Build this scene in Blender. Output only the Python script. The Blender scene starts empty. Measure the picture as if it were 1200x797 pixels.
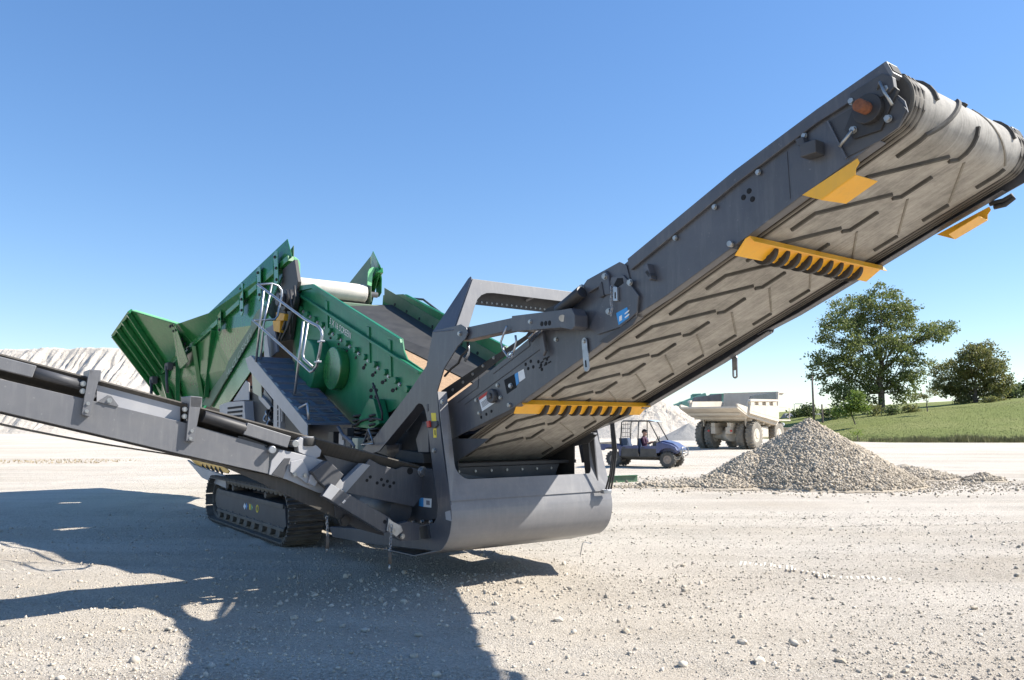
import bpy, bmesh, math, random
import numpy as np
from mathutils import Vector, Matrix, noise
from mathutils.geometry import tessellate_polygon

random.seed(7)
rng = np.random.default_rng(11)
sc = bpy.context.scene
R = math.radians

# ---------------------------------------------------------------- camera
cam_d = bpy.data.cameras.new("camera")
cam = bpy.data.objects.new("camera", cam_d)
sc.collection.objects.link(cam)
cam_d.sensor_fit = 'HORIZONTAL'
cam_d.sensor_width = 36.0
cam_d.lens = 36.0 * 905.0 / 1200.0
cam_d.clip_start = 0.1
cam_d.clip_end = 6000.0
cam.location = (0.0, 0.0, 1.65)
cam.rotation_euler = (R(90 + 6.28), 0.0, 0.0)
sc.camera = cam

# ---------------------------------------------------------------- sky, sun, exposure
SUN_AZ, SUN_EL = 6.0, 42.7            # azimuth measured from world +X towards +Y
world = bpy.data.worlds.new("World")
sc.world = world
world.use_nodes = True
wt = world.node_tree
wt.nodes.clear()
w_out = wt.nodes.new("ShaderNodeOutputWorld")
w_bg = wt.nodes.new("ShaderNodeBackground")
w_sky = wt.nodes.new("ShaderNodeTexSky")
w_sky.sky_type = 'NISHITA'
w_sky.sun_disc = False
w_sky.sun_elevation = R(SUN_EL)
w_sky.sun_rotation = R(90.0 - SUN_AZ)
w_sky.altitude = 0.0
w_sky.air_density = 1.0
w_sky.dust_density = 0.1
w_sky.ozone_density = 4.0
w_bg.inputs["Strength"].default_value = 0.145
w_hs = wt.nodes.new("ShaderNodeHueSaturation")
w_hs.inputs["Hue"].default_value = 0.508
w_hs.inputs["Saturation"].default_value = 1.34
w_gm = wt.nodes.new("ShaderNodeGamma")
w_gm.inputs["Gamma"].default_value = 0.72
wt.links.new(w_sky.outputs[0], w_gm.inputs["Color"])
wt.links.new(w_gm.outputs[0], w_hs.inputs["Color"])
wt.links.new(w_hs.outputs[0], w_bg.inputs[0])
wt.links.new(w_bg.outputs[0], w_out.inputs[0])

sun_d = bpy.data.lights.new("sun", 'SUN')
sun_d.energy = 4.6
sun_d.angle = R(0.53)
sun_d.color = (1.0, 0.95, 0.87)
sun = bpy.data.objects.new("sun", sun_d)
sc.collection.objects.link(sun)
to_sun = Vector((math.cos(R(SUN_EL)) * math.cos(R(SUN_AZ)), math.cos(R(SUN_EL)) * math.sin(R(SUN_AZ)), math.sin(R(SUN_EL))))
sun.rotation_euler = to_sun.to_track_quat('Z', 'Y').to_euler()
sun.location = (60, 30, 60)

sc.view_settings.view_transform = 'Standard'
sc.view_settings.look = 'None'
sc.view_settings.exposure = 1.06
sc.view_settings.gamma = 1.0
sc.view_settings.use_curve_mapping = False
sc.render.engine = 'CYCLES'
sc.cycles.use_denoising = True
sc.cycles.max_bounces = 8
sc.cycles.sample_clamp_indirect = 6.0

# ---------------------------------------------------------------- materials
def new_mat(name):
    m = bpy.data.materials.new(name)
    m.use_nodes = True
    nt = m.node_tree
    b = nt.nodes["Principled BSDF"]
    return m, nt, b

def rgba(c):
    return (c[0], c[1], c[2], 1.0)

def paint(name, base, rough=0.45, metal=0.0, var=0.25, scale=3.0, dust=None, dust_amt=0.0, dust_scale=2.5,
          bump=0.0, bump_scale=60.0, spec=0.5, coat=0.0, streak=None, wear=0.0, wear_col=(0.34, 0.33, 0.31)):
    """painted / worn surface: base colour with soft variation, dust patches, fine relief"""
    m, nt, b = new_mat(name)
    N, L = nt.nodes, nt.links
    tc = N.new("ShaderNodeTexCoord")
    mp = N.new("ShaderNodeMapping")
    L.new(tc.outputs["Object"], mp.inputs[0])
    if streak:
        mp.inputs["Scale"].default_value = streak
    n1 = N.new("ShaderNodeTexNoise")
    n1.inputs["Scale"].default_value = scale
    n1.inputs["Detail"].default_value = 8.0
    n1.inputs["Roughness"].default_value = 0.62
    L.new(mp.outputs[0], n1.inputs["Vector"])
    ramp = N.new("ShaderNodeMapRange")
    ramp.inputs[1].default_value = 0.3
    ramp.inputs[2].default_value = 0.7
    ramp.inputs[3].default_value = 1.0 - var
    ramp.inputs[4].default_value = 1.0 + var
    L.new(n1.outputs["Fac"], ramp.inputs[0])
    mul = N.new("ShaderNodeMix")
    mul.data_type = 'RGBA'
    mul.blend_type = 'MULTIPLY'
    mul.inputs[0].default_value = 1.0
    mul.inputs[6].default_value = rgba(base)
    L.new(ramp.outputs[0], mul.inputs[7])
    col = mul.outputs[2]
    if dust is not None:
        n2 = N.new("ShaderNodeTexNoise")
        n2.inputs["Scale"].default_value = dust_scale
        n2.inputs["Detail"].default_value = 10.0
        n2.inputs["Roughness"].default_value = 0.7
        L.new(tc.outputs["Object"], n2.inputs["Vector"])
        mr = N.new("ShaderNodeMapRange")
        mr.inputs[1].default_value = 0.35
        mr.inputs[2].default_value = 0.75
        mr.inputs[3].default_value = dust_amt * 0.25
        mr.inputs[4].default_value = dust_amt
        L.new(n2.outputs["Fac"], mr.inputs[0])
        mx = N.new("ShaderNodeMix")
        mx.data_type = 'RGBA'
        L.new(mr.outputs[0], mx.inputs[0])
        L.new(col, mx.inputs[6])
        mx.inputs[7].default_value = rgba(dust)
        col = mx.outputs[2]
        rr = N.new("ShaderNodeMapRange")
        rr.inputs[3].default_value = rough
        rr.inputs[4].default_value = min(1.0, rough + 0.4)
        L.new(mr.outputs[0], rr.inputs[0])
        L.new(rr.outputs[0], b.inputs["Roughness"])
    else:
        b.inputs["Roughness"].default_value = rough
    if wear:
        # rain-washed dust runs and small chips
        mw = N.new("ShaderNodeMapping")
        mw.inputs["Scale"].default_value = (7.0, 7.0, 0.8)
        L.new(tc.outputs["Object"], mw.inputs[0])
        nr = N.new("ShaderNodeTexNoise")
        nr.inputs["Scale"].default_value = 2.2
        nr.inputs["Detail"].default_value = 7.0
        nr.inputs["Roughness"].default_value = 0.7
        L.new(mw.outputs[0], nr.inputs["Vector"])
        nc = N.new("ShaderNodeTexNoise")
        nc.inputs["Scale"].default_value = 34.0
        nc.inputs["Detail"].default_value = 4.0
        L.new(tc.outputs["Object"], nc.inputs["Vector"])
        for src, lo, hi, amt, cc in ((nr, 0.50, 0.82, wear, wear_col), (nc, 0.68, 0.73, wear * 0.9, wear_col)):
            mr2 = N.new("ShaderNodeMapRange")
            mr2.inputs[1].default_value = lo
            mr2.inputs[2].default_value = hi
            mr2.inputs[4].default_value = amt
            L.new(src.outputs["Fac"], mr2.inputs[0])
            mx2 = N.new("ShaderNodeMix")
            mx2.data_type = 'RGBA'
            L.new(mr2.outputs[0], mx2.inputs[0])
            L.new(col, mx2.inputs[6])
            mx2.inputs[7].default_value = rgba(cc)
            col = mx2.outputs[2]
    L.new(col, b.inputs["Base Color"])
    b.inputs["Metallic"].default_value = metal
    b.inputs["Specular IOR Level"].default_value = spec
    if coat:
        b.inputs["Coat Weight"].default_value = coat
        b.inputs["Coat Roughness"].default_value = 0.12
    if bump:
        n3 = N.new("ShaderNodeTexNoise")
        n3.inputs["Scale"].default_value = bump_scale
        n3.inputs["Detail"].default_value = 6.0
        L.new(mp.outputs[0], n3.inputs["Vector"])
        bp = N.new("ShaderNodeBump")
        bp.inputs["Strength"].default_value = bump
        bp.inputs["Distance"].default_value = 0.02
        L.new(n3.outputs["Fac"], bp.inputs["Height"])
        L.new(bp.outputs[0], b.inputs["Normal"])
    return m

DUST = (0.42, 0.37, 0.29)
M = {}
M['grey'] = paint('grey_paint', (0.058, 0.062, 0.077), 0.38, var=0.2, scale=1.6, dust=(0.30, 0.28, 0.25), dust_amt=0.17, dust_scale=2.2, coat=0.1, wear=0.20)
M['greydark'] = paint('dark_grey_paint', (0.042, 0.045, 0.054), 0.5, var=0.2, scale=2.5, dust=(0.25, 0.23, 0.2), dust_amt=0.2)
M['sidegrey'] = paint('mid_and_sunlit_grey_paint', (0.12, 0.123, 0.137), 0.4, var=0.12, scale=1.3, dust=(0.36, 0.34, 0.3), dust_amt=0.25, coat=0.1, wear=0.3)  # mid grey; on the crosshead, frame grey lightened to show sun
M['green'] = paint('green_paint', (0.003, 0.150, 0.035), 0.2, var=0.2, scale=2.0, dust=(0.20, 0.26, 0.12), dust_amt=0.16, dust_scale=1.6, coat=0.35, wear=0.22, wear_col=(0.28, 0.30, 0.20))
M['greenbox'] = paint('green_screen_paint', (0.003, 0.165, 0.06), 0.3, var=0.28, scale=2.5, dust=(0.10, 0.27, 0.17), dust_amt=0.3, dust_scale=1.4, coat=0.12, spec=0.35, wear=0.16, wear_col=(0.28, 0.32, 0.25))
M['greendusty'] = paint('dusty_green_paint', (0.02, 0.12, 0.05), 0.4, var=0.25, scale=3.0, dust=(0.33, 0.32, 0.26), dust_amt=0.6, dust_scale=2.0)
M['greenlite'] = paint('sunlit_green_and_mark', (0.22, 0.55, 0.27), 0.4, var=0.12, scale=3.0)  # green paint lightened as if sunlit; also the green track mark
M['yellow'] = paint('yellow_paint', (0.88, 0.43, 0.008), 0.35, var=0.08, scale=3.0, dust=(0.62, 0.42, 0.16), dust_amt=0.2, coat=0.1, wear=0.22, wear_col=(0.30, 0.22, 0.12))
M['galv'] = paint('galvanised_steel', (0.38, 0.39, 0.41), 0.4, metal=0.9, var=0.2, scale=12.0)
M['zinc'] = paint('zinc_bolt', (0.36, 0.36, 0.35), 0.42, metal=0.8, var=0.2, scale=20.0)
M['rust'] = paint('rusty_shaft', (0.16, 0.058, 0.027), 0.75, var=0.6, scale=14.0, bump=0.3)
M['belt'] = paint('belt_rubber', (0.19, 0.175, 0.148), 0.85, var=0.42, scale=3.0, dust=(0.34, 0.31, 0.26), dust_amt=0.6, dust_scale=1.8, streak=(0.5, 9.0, 0.5), bump=0.25, bump_scale=30.0)
M['beltdark'] = paint('belt_edge_rubber', (0.055, 0.05, 0.045), 0.8, var=0.3, scale=4.0, dust=(0.25, 0.22, 0.18), dust_amt=0.3, streak=(0.5, 9.0, 0.5))
M['cleat'] = paint('cleat_rubber', (0.045, 0.042, 0.038), 0.8, var=0.4, scale=6.0, dust=(0.22, 0.2, 0.17), dust_amt=0.35, dust_scale=5.0)
M['rubber'] = paint('black_rubber', (0.022, 0.022, 0.023), 0.65, var=0.3, scale=5.0, dust=(0.2, 0.18, 0.15), dust_amt=0.16)
M['black'] = paint('black_steel', (0.02, 0.02, 0.022), 0.5, var=0.3, scale=5.0, dust=(0.16, 0.14, 0.12), dust_amt=0.15)
M['track'] = paint('track_steel', (0.075, 0.070, 0.064), 0.6, metal=0.3, var=0.4, scale=6.0, dust=(0.28, 0.25, 0.21), dust_amt=0.75, dust_scale=5.0, bump=0.3)
M['chrome'] = paint('chrome_rod', (0.7, 0.7, 0.72), 0.15, metal=1.0, var=0.05)
M['sand'] = paint('brown_deck_sand', (0.36, 0.235, 0.14), 0.95, var=0.2, scale=20.0, bump=0.4, bump_scale=80.0)
M['tread'] = paint('walkway_tread', (0.10, 0.12, 0.17), 0.5, metal=0.2, var=0.25, scale=6.0, dust=(0.3, 0.3, 0.3), dust_amt=0.2)
M['white'] = paint('white_print', (0.78, 0.78, 0.76), 0.5, var=0.06)
M['blue'] = paint('blue_print', (0.03, 0.27, 0.62), 0.4, var=0.08)
M['red'] = paint('red_print', (0.5, 0.03, 0.02), 0.45, var=0.08)
M['printgrey'] = paint('grey_print', (0.22, 0.22, 0.24), 0.5, var=0.1)
M['pyellow'] = paint('yellow_print', (0.8, 0.62, 0.03), 0.45, var=0.06)
M['hole'] = paint('dark_hole', (0.008, 0.008, 0.009), 0.8, var=0.1)
M['engine'] = paint('orange_engine_part', (0.55, 0.28, 0.02), 0.5, var=0.2, scale=6.0)
M['palepanel'] = paint('pale_panel_paint', (0.50, 0.50, 0.36), 0.5, var=0.1, dust=(0.4, 0.38, 0.3), dust_amt=0.2)
M['beltwhite'] = paint('dusty_pale_belt', (0.62, 0.57, 0.51), 0.9, var=0.16, scale=5.0, bump=0.2)
M['bucket'] = paint('sunlit_scuffed_grey_paint', (0.16, 0.162, 0.175), 0.36, var=0.16, scale=1.6, dust=(0.40, 0.38, 0.36), dust_amt=0.32, dust_scale=3.0, coat=0.1, streak=(1.0, 0.12, 3.0), wear=0.28)  # scuffed frame grey, lightened because the guard stands in the sun
M['lettering'] = paint('worn_white_lettering', (0.42, 0.50, 0.42), 0.6, var=0.5, scale=9.0)
M['silver'] = paint('pale_and_sunlit_grey_paint', (0.36, 0.36, 0.38), 0.42, var=0.12, scale=3.0, dust=(0.5, 0.47, 0.4), dust_amt=0.3)  # pale metal, and grey parts lightened in colour to read as sunlit

# ---------------------------------------------------------------- mesh helpers
class MB:
    def __init__(self):
        self.v, self.f, self.s = [], [], []
    def add(self, vs, fs, smooth=False):
        o = len(self.v)
        self.v += [tuple(map(float, p)) for p in vs]
        self.f += [tuple(i + o for i in f) for f in fs]
        self.s += [smooth] * len(fs)
        return self
    def box(self, lo, hi):
        x0, y0, z0 = lo
        x1, y1, z1 = hi
        return self.add([(x0, y0, z0), (x1, y0, z0), (x1, y1, z0), (x0, y1, z0), (x0, y0, z1), (x1, y0, z1), (x1, y1, z1), (x0, y1, z1)],
                        [(0, 3, 2, 1), (4, 5, 6, 7), (0, 1, 5, 4), (1, 2, 6, 5), (2, 3, 7, 6), (3, 0, 4, 7)])
    def beam(self, a, b, w, h, up=(0, 0, 1)):
        a, b = Vector(a), Vector(b)
        d = (b - a).normalized()
        u = Vector(up)
        s = d.cross(u)
        if s.length < 1e-5:
            s = d.cross(Vector((1, 0, 0)))
        s.normalize()
        u = s.cross(d).normalized()
        vs = []
        for p in (a, b):
            for i, j in ((-1, -1), (1, -1), (1, 1), (-1, 1)):
                vs.append(p + s * (i * w / 2) + u * (j * h / 2))
        return self.add(vs, [(0, 1, 2, 3), (7, 6, 5, 4), (0, 4, 5, 1), (1, 5, 6, 2), (2, 6, 7, 3), (3, 7, 4, 0)])
    def prism(self, poly, a0, a1, axis='Y', holes=()):
        def put(p, a):
            if axis == 'Y':
                return (p[0], a, p[1])
            if axis == 'X':
                return (a, p[0], p[1])
            return (p[0], p[1], a)
        loops = [list(poly)] + [list(h) for h in holes]
        tris = tessellate_polygon([[Vector((p[0], p[1], 0)) for p in l] for l in loops])
        flat = [p for l in loops for p in l]
        n = len(flat)
        vs = [put(p, a0) for p in flat] + [put(p, a1) for p in flat]
        fs = []
        for t in tris:
            fs.append((t[0], t[1], t[2]))
            fs.append((t[2] + n, t[1] + n, t[0] + n))
        o = 0
        for l in loops:
            k = len(l)
            for i in range(k):
                j = (i + 1) % k
                fs.append((o + i, o + j, o + j + n, o + i + n))
            o += k
        return self.add(vs, fs)
    def cyl(self, a, b, r, n=16, r2=None, cap=True):
        a, b = Vector(a), Vector(b)
        r2 = r if r2 is None else r2
        d = (b - a).normalized()
        s = d.orthogonal().normalized()
        u = d.cross(s)
        vs = []
        for p, q in ((a, r), (b, r2)):
            for i in range(n):
                t = 2 * math.pi * i / n
                vs.append(p + s * (math.cos(t) * q) + u * (math.sin(t) * q))
        self.add(vs, [(i, (i + 1) % n, n + (i + 1) % n, n + i) for i in range(n)], True)
        if cap:
            o = len(self.v) - 2 * n
            self.f += [tuple(o + i for i in range(n))[::-1], tuple(o + n + i for i in range(n))]
            self.s += [False, False]
        return self
    def tube(self, pts, r, n=8):
        pts = [Vector(p) for p in pts]
        rings = []
        s = None
        for i, p in enumerate(pts):
            d = (pts[min(i + 1, len(pts) - 1)] - pts[max(i - 1, 0)]).normalized()
            s = d.orthogonal().normalized() if s is None else (s - d * s.dot(d)).normalized()
            u = d.cross(s)
            rings.append([p + s * (math.cos(2 * math.pi * k / n) * r) + u * (math.sin(2 * math.pi * k / n) * r) for k in range(n)])
        vs = [v for rg in rings for v in rg]
        fs = []
        for i in range(len(pts) - 1):
            for k in range(n):
                fs.append((i * n + k, i * n + (k + 1) % n, (i + 1) * n + (k + 1) % n, (i + 1) * n + k))
        self.add(vs, fs, True)
        o = len(self.v) - len(vs)
        self.f += [tuple(o + k for k in range(n))[::-1], tuple(o + (len(pts) - 1) * n + k for k in range(n))]
        self.s += [False, False]
        return self
    def slab(self, pts, t):
        """a flat plate from 3-D corners, thickness t to both sides"""
        pts = [Vector(p) for p in pts]
        nrm = Vector((0, 0, 0))
        for i in range(len(pts)):
            a, b = pts[i], pts[(i + 1) % len(pts)]
            nrm += Vector(((a.y - b.y) * (a.z + b.z), (a.z - b.z) * (a.x + b.x), (a.x - b.x) * (a.y + b.y)))
        nrm.normalize()
        n = len(pts)
        vs = [p + nrm * (t / 2) for p in pts] + [p - nrm * (t / 2) for p in pts]
        return self.add(vs, [tuple(range(n)), tuple(range(2 * n - 1, n - 1, -1))] + [(i, n + i, n + (i + 1) % n, (i + 1) % n) for i in range(n)])
    def sheet(self, prof, y0, y1, t, closed=False, axis='Y'):
        """a bent plate: open profile (x, z) swept along y, thickness t"""
        n = len(prof)
        out = []
        for i, p in enumerate(prof):
            a, b = prof[max(i - 1, 0)], prof[min(i + 1, n - 1)]
            dx, dz = b[0] - a[0], b[1] - a[1]
            l = math.hypot(dx, dz) or 1.0
            out.append((p[0] - dz / l * t, p[1] + dx / l * t))
        ring = list(prof) + out[::-1]
        vs = []
        for y in (y0, y1):
            vs += [(p[0], y, p[1]) if axis == 'Y' else (y, p[0], p[1]) for p in ring]
        m = len(ring)
        fs = [(i, (i + 1) % m, m + (i + 1) % m, m + i) for i in range(m)]
        for i in range(n - 1):
            fs.append((i, i + 1, m - 2 - i, m - 1 - i))
            fs.append((m + i, 2 * m - 1 - i, 2 * m - 2 - i, m + i + 1))
        return self.add(vs, fs)
    def mesh(self, name):
        me = bpy.data.meshes.new(name)
        me.from_pydata(self.v, [], self.f)
        me.polygons.foreach_set("use_smooth", self.s)
        bm = bmesh.new()
        bm.from_mesh(me)
        bmesh.ops.recalc_face_normals(bm, faces=bm.faces)
        bm.to_mesh(me)
        bm.free()
        me.update()
        return me
    def build(self, name, mat, parent=None, bevel=0.0, weld=False):
        o = bpy.data.objects.new(name, self.mesh(name))
        o.data.materials.append(M[mat] if isinstance(mat, str) else mat)
        sc.collection.objects.link(o)
        if parent is not None:
            o.parent = parent
        if bevel:
            md = o.modifiers.new("bevel", 'BEVEL')
            md.width = bevel
            md.segments = 2
            md.limit_method = 'ANGLE'
            md.angle_limit = R(35)
        return o

def tag(o, label=None, cat=None, group=None, kind=None):
    for k, v in (("label", label), ("category", cat), ("group", group), ("kind", kind)):
        if v:
            o[k] = v
    return o

def empty(name, loc=(0, 0, 0), rz=0.0, parent=None):
    o = bpy.data.objects.new(name, None)
    sc.collection.objects.link(o)
    o.location = loc
    o.rotation_euler = (0, 0, rz)
    o.empty_display_size = 0.3
    if parent is not None:
        o.parent = parent
    return o

def inst(name, me, parent, loc=(0, 0, 0), rot=None, scale=None):
    o = bpy.data.objects.new(name, me)
    sc.collection.objects.link(o)
    o.parent = parent
    o.location = loc
    if rot is not None:
        o.rotation_euler = rot
    if scale is not None:
        o.scale = scale
    return o

_bolts = {}
def bolt(parent, loc, axis='-Y', r=0.016, h=0.014, mat='zinc', name='bolt'):
    key = (axis, r, h, mat)
    if key not in _bolts:
        d = {'-Y': Vector((0, -1, 0)), 'Y': Vector((0, 1, 0)), 'X': Vector((1, 0, 0)), '-X': Vector((-1, 0, 0)), 'Z': Vector((0, 0, 1)), '-Z': Vector((0, 0, -1))}[axis]
        mb = MB()
        mb.cyl(d * -0.002, d * (h * 0.3), r * 1.25, 12)
        mb.cyl(d * (h * 0.3), d * h, r, 6)
        me = mb.mesh(name)
        me.materials.append(M[mat])
        _bolts[key] = me
    return inst(name, _bolts[key], parent, loc)

def text_on(name, body, parent, origin, right, up, size, mat, extrude=0.0008, sx=1.0):
    c = bpy.data.curves.new(name, 'FONT')
    c.body = body
    c.size = size
    c.extrude = extrude
    c.resolution_u = 2
    tmp = bpy.data.objects.new(name, c)
    me = bpy.data.meshes.new_from_object(tmp)
    bpy.data.objects.remove(tmp)
    bpy.data.curves.remove(c)
    me.name = name
    me.materials.clear()
    me.materials.append(M[mat])
    o = bpy.data.objects.new(name, me)
    sc.collection.objects.link(o)
    o.parent = parent
    rt, u = Vector(right).normalized(), Vector(up).normalized()
    n = rt.cross(u).normalized()
    m = Matrix((rt * sx, u, n)).transposed().to_4x4()
    m.translation = Vector(origin)
    me.transform(m)
    return o

def arc(cx, cy, r, a0, a1, n=8):
    return [(cx + r * math.cos(R(a0 + (a1 - a0) * i / n)), cy + r * math.sin(R(a0 + (a1 - a0) * i / n))) for i in range(n + 1)]

def fbm(x, y, s, o=4, seed=0.0):
    return noise.fractal(Vector((x * s + seed, y * s - seed, seed * 0.37)), 1.0, 2.0, o)

# ================================================================ setting
def vnoise(x, y, seed=0):
    """smooth value noise on numpy arrays, range about -1..1"""
    xi, yi = np.floor(x).astype(np.int64), np.floor(y).astype(np.int64)
    xf, yf = x - xi, y - yi
    def h(a, b):
        n = (a * 374761393 + b * 668265263 + seed * 1442695041) & 0xFFFFFFFF
        n = ((n ^ (n >> 13)) * 1274126177) & 0xFFFFFFFF
        return ((n ^ (n >> 16)) & 0xFFFF) / 32767.5 - 1.0
    u, v = xf * xf * (3 - 2 * xf), yf * yf * (3 - 2 * yf)
    return (h(xi, yi) * (1 - u) + h(xi + 1, yi) * u) * (1 - v) + (h(xi, yi + 1) * (1 - u) + h(xi + 1, yi + 1) * u) * v

def fb(x, y, s, o=4, seed=0, g=0.5):
    r, a, t = 0, 1.0, 0
    for i in range(o):
        r = r + a * vnoise(x * s + 17.3 * i, y * s - 9.1 * i, seed + i)
        t += a
        a *= g
        s *= 2.03
    return r / t

def grid_obj(name, xs, ys, zf, mat, smooth=True, keep=None):
    X, Y = np.meshgrid(xs, ys)
    Z = zf(X, Y)
    nx, ny = len(xs), len(ys)
    co = np.stack([X, Y, Z], -1).reshape(-1, 3)
    i = np.arange(nx * ny).reshape(ny, nx)
    q = np.stack([i[:-1, :-1], i[:-1, 1:], i[1:, 1:], i[1:, :-1]], -1).reshape(-1, 4)
    if keep is not None:
        k = keep(X, Y, Z).reshape(-1)
        q = q[k[q].any(1)]
    return raw_obj(name, co, q, mat, smooth)

def raw_obj(name, co, faces, mat, smooth=False):
    me = bpy.data.meshes.new(name)
    n, k = faces.shape
    me.vertices.add(len(co))
    me.vertices.foreach_set("co", np.ascontiguousarray(co, dtype=np.float32).ravel())
    me.loops.add(n * k)
    me.loops.foreach_set("vertex_index", faces.astype(np.int32).ravel())
    me.polygons.add(n)
    me.polygons.foreach_set("loop_start", np.arange(0, n * k, k, dtype=np.int32))
    me.polygons.foreach_set("loop_total", np.full(n, k, dtype=np.int32))
    if smooth:
        me.polygons.foreach_set("use_smooth", np.ones(n, dtype=bool))
    me.update(calc_edges=True)
    me.materials.append(M[mat] if isinstance(mat, str) else mat)
    o = bpy.data.objects.new(name, me)
    sc.collection.objects.link(o)
    return o

def earth(name, c0, c1, c2, s_big=0.12, s_mid=1.2, s_fine=22.0, bump=0.5, dist=0.02, c3=None, island=False):
    m, nt, b = new_mat(name)
    N, L = nt.nodes, nt.links
    tc = N.new("ShaderNodeTexCoord")
    def nz(s, d, r=0.6):
        n = N.new("ShaderNodeTexNoise")
        n.inputs["Scale"].default_value = s
        n.inputs["Detail"].default_value = d
        n.inputs["Roughness"].default_value = r
        L.new(tc.outputs["Object"], n.inputs["Vector"])
        return n
    def mix(f, a, bcol, lo=0.4, hi=0.62):
        mr = N.new("ShaderNodeMapRange")
        mr.inputs[1].default_value = lo
        mr.inputs[2].default_value = hi
        L.new(f, mr.inputs[0])
        mx = N.new("ShaderNodeMix")
        mx.data_type = 'RGBA'
        L.new(mr.outputs[0], mx.inputs[0])
        if isinstance(a, tuple):
            mx.inputs[6].default_value = rgba(a)
        else:
            L.new(a, mx.inputs[6])
        mx.inputs[7].default_value = rgba(bcol)
        return mx.outputs[2]
    n1, n2, n3 = nz(s_big, 5), nz(s_mid, 8, 0.7), nz(s_fine, 6, 0.75)
    col = mix(n1.outputs["Fac"], c0, c1)
    col = mix(n2.outputs["Fac"], col, c2, 0.52, 0.75)
    if c3:
        col = mix(n3.outputs["Fac"], col, c3, 0.55, 0.72)
    if island:
        gi = N.new("ShaderNodeNewGeometry")
        rp = N.new("ShaderNodeMapRange")
        rp.inputs[3].default_value = 0.72
        rp.inputs[4].default_value = 1.14
        L.new(gi.outputs["Random Per Island"], rp.inputs[0])
        mu = N.new("ShaderNodeMix")
        mu.data_type = 'RGBA'
        mu.blend_type = 'MULTIPLY'
        mu.inputs[0].default_value = 1.0
        L.new(col, mu.inputs[6])
        L.new(rp.outputs[0], mu.inputs[7])
        col = mu.outputs[2]
    L.new(col, b.inputs["Base Color"])
    b.inputs["Roughness"].default_value = 0.95
    b.inputs["Specular IOR Level"].default_value = 0.2
    if bump:
        bp = N.new("ShaderNodeBump")
        bp.inputs["Strength"].default_value = bump
        bp.inputs["Distance"].default_value = dist
        ad = N.new("ShaderNodeMath")
        ad.operation = 'ADD'
        L.new(n3.outputs["Fac"], ad.inputs[0])
        L.new(n2.outputs["Fac"], ad.inputs[1])
        L.new(ad.outputs[0], bp.inputs["Height"])
        L.new(bp.outputs[0], b.inputs["Normal"])
    return m

def speckle(m, scale, dark, light, lo=0.36, hi=0.66, amt=0.55):
    """fine grit over an earth material: small dark and pale grains"""
    nt = m.node_tree
    N, L = nt.nodes, nt.links
    b = N["Principled BSDF"]
    src = b.inputs["Base Color"].links[0].from_socket
    tc = N.new("ShaderNodeTexCoord")
    vo = N.new("ShaderNodeTexVoronoi")
    vo.inputs["Scale"].default_value = scale
    L.new(tc.outputs["Object"], vo.inputs["Vector"])
    sp = N.new("ShaderNodeSeparateColor")
    L.new(vo.outputs["Color"], sp.inputs[0])
    rp = N.new("ShaderNodeValToRGB")
    rp.color_ramp.elements[0].position = 0.12
    rp.color_ramp.elements[0].color = rgba(dark)
    rp.color_ramp.elements[1].position = 0.85
    rp.color_ramp.elements[1].color = rgba(light)
    L.new(sp.outputs[0], rp.inputs[0])
    nz = N.new("ShaderNodeTexNoise")
    nz.inputs["Scale"].default_value = 0.7
    nz.inputs["Detail"].default_value = 6.0
    L.new(tc.outputs["Object"], nz.inputs["Vector"])
    mr = N.new("ShaderNodeMapRange")
    mr.inputs[1].default_value = lo
    mr.inputs[2].default_value = hi
    mr.inputs[3].default_value = amt * 0.35
    mr.inputs[4].default_value = amt
    L.new(nz.outputs["Fac"], mr.inputs[0])
    mx = N.new("ShaderNodeMix")
    mx.data_type = 'RGBA'
    L.new(mr.outputs[0], mx.inputs[0])
    L.new(src, mx.inputs[6])
    L.new(rp.outputs[0], mx.inputs[7])
    L.new(mx.outputs[2], b.inputs["Base Color"])
    bp0 = b.inputs["Normal"].links[0].from_node
    bp = N.new("ShaderNodeBump")
    bp.inputs["Strength"].default_value = 0.8
    bp.inputs["Distance"].default_value = 0.012
    L.new(vo.outputs["Distance"], bp.inputs["Height"])
    bp.invert = True
    L.new(bp0.outputs[0], bp.inputs["Normal"])
    L.new(bp.outputs[0], b.inputs["Normal"])
M['ground'] = earth('limestone_ground', (0.49, 0.42, 0.33), (0.64, 0.57, 0.475), (0.42, 0.36, 0.285), 0.15, 0.7, 26.0, 1.0, 0.035, c3=(0.43, 0.38, 0.31))
def lanes(m, col):
    """long compacted traffic lanes swept paler than the loose stone between them"""
    nt = m.node_tree
    N, L = nt.nodes, nt.links
    b = N["Principled BSDF"]
    src = b.inputs["Base Color"].links[0].from_socket
    tc = N.new("ShaderNodeTexCoord")
    mp = N.new("ShaderNodeMapping")
    mp.inputs["Rotation"].default_value = (0, 0, R(7))
    mp.inputs["Scale"].default_value = (0.05, 0.9, 1.0)
    L.new(tc.outputs["Object"], mp.inputs[0])
    nz = N.new("ShaderNodeTexNoise")
    nz.inputs["Scale"].default_value = 1.0
    nz.inputs["Detail"].default_value = 5.0
    nz.inputs["Distortion"].default_value = 0.4
    L.new(mp.outputs[0], nz.inputs["Vector"])
    mr = N.new("ShaderNodeMapRange")
    mr.inputs[1].default_value = 0.47
    mr.inputs[2].default_value = 0.60
    mr.inputs[4].default_value = 0.75
    L.new(nz.outputs["Fac"], mr.inputs[0])
    mx = N.new("ShaderNodeMix")
    mx.data_type = 'RGBA'
    L.new(mr.outputs[0], mx.inputs[0])
    L.new(src, mx.inputs[6])
    mx.inputs[7].default_value = rgba(col)
    L.new(mx.outputs[2], b.inputs["Base Color"])
lanes(M['ground'], (0.66, 0.59, 0.495))
speckle(M['ground'], 62.0, (0.30, 0.265, 0.22), (0.70, 0.64, 0.55))
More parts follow.
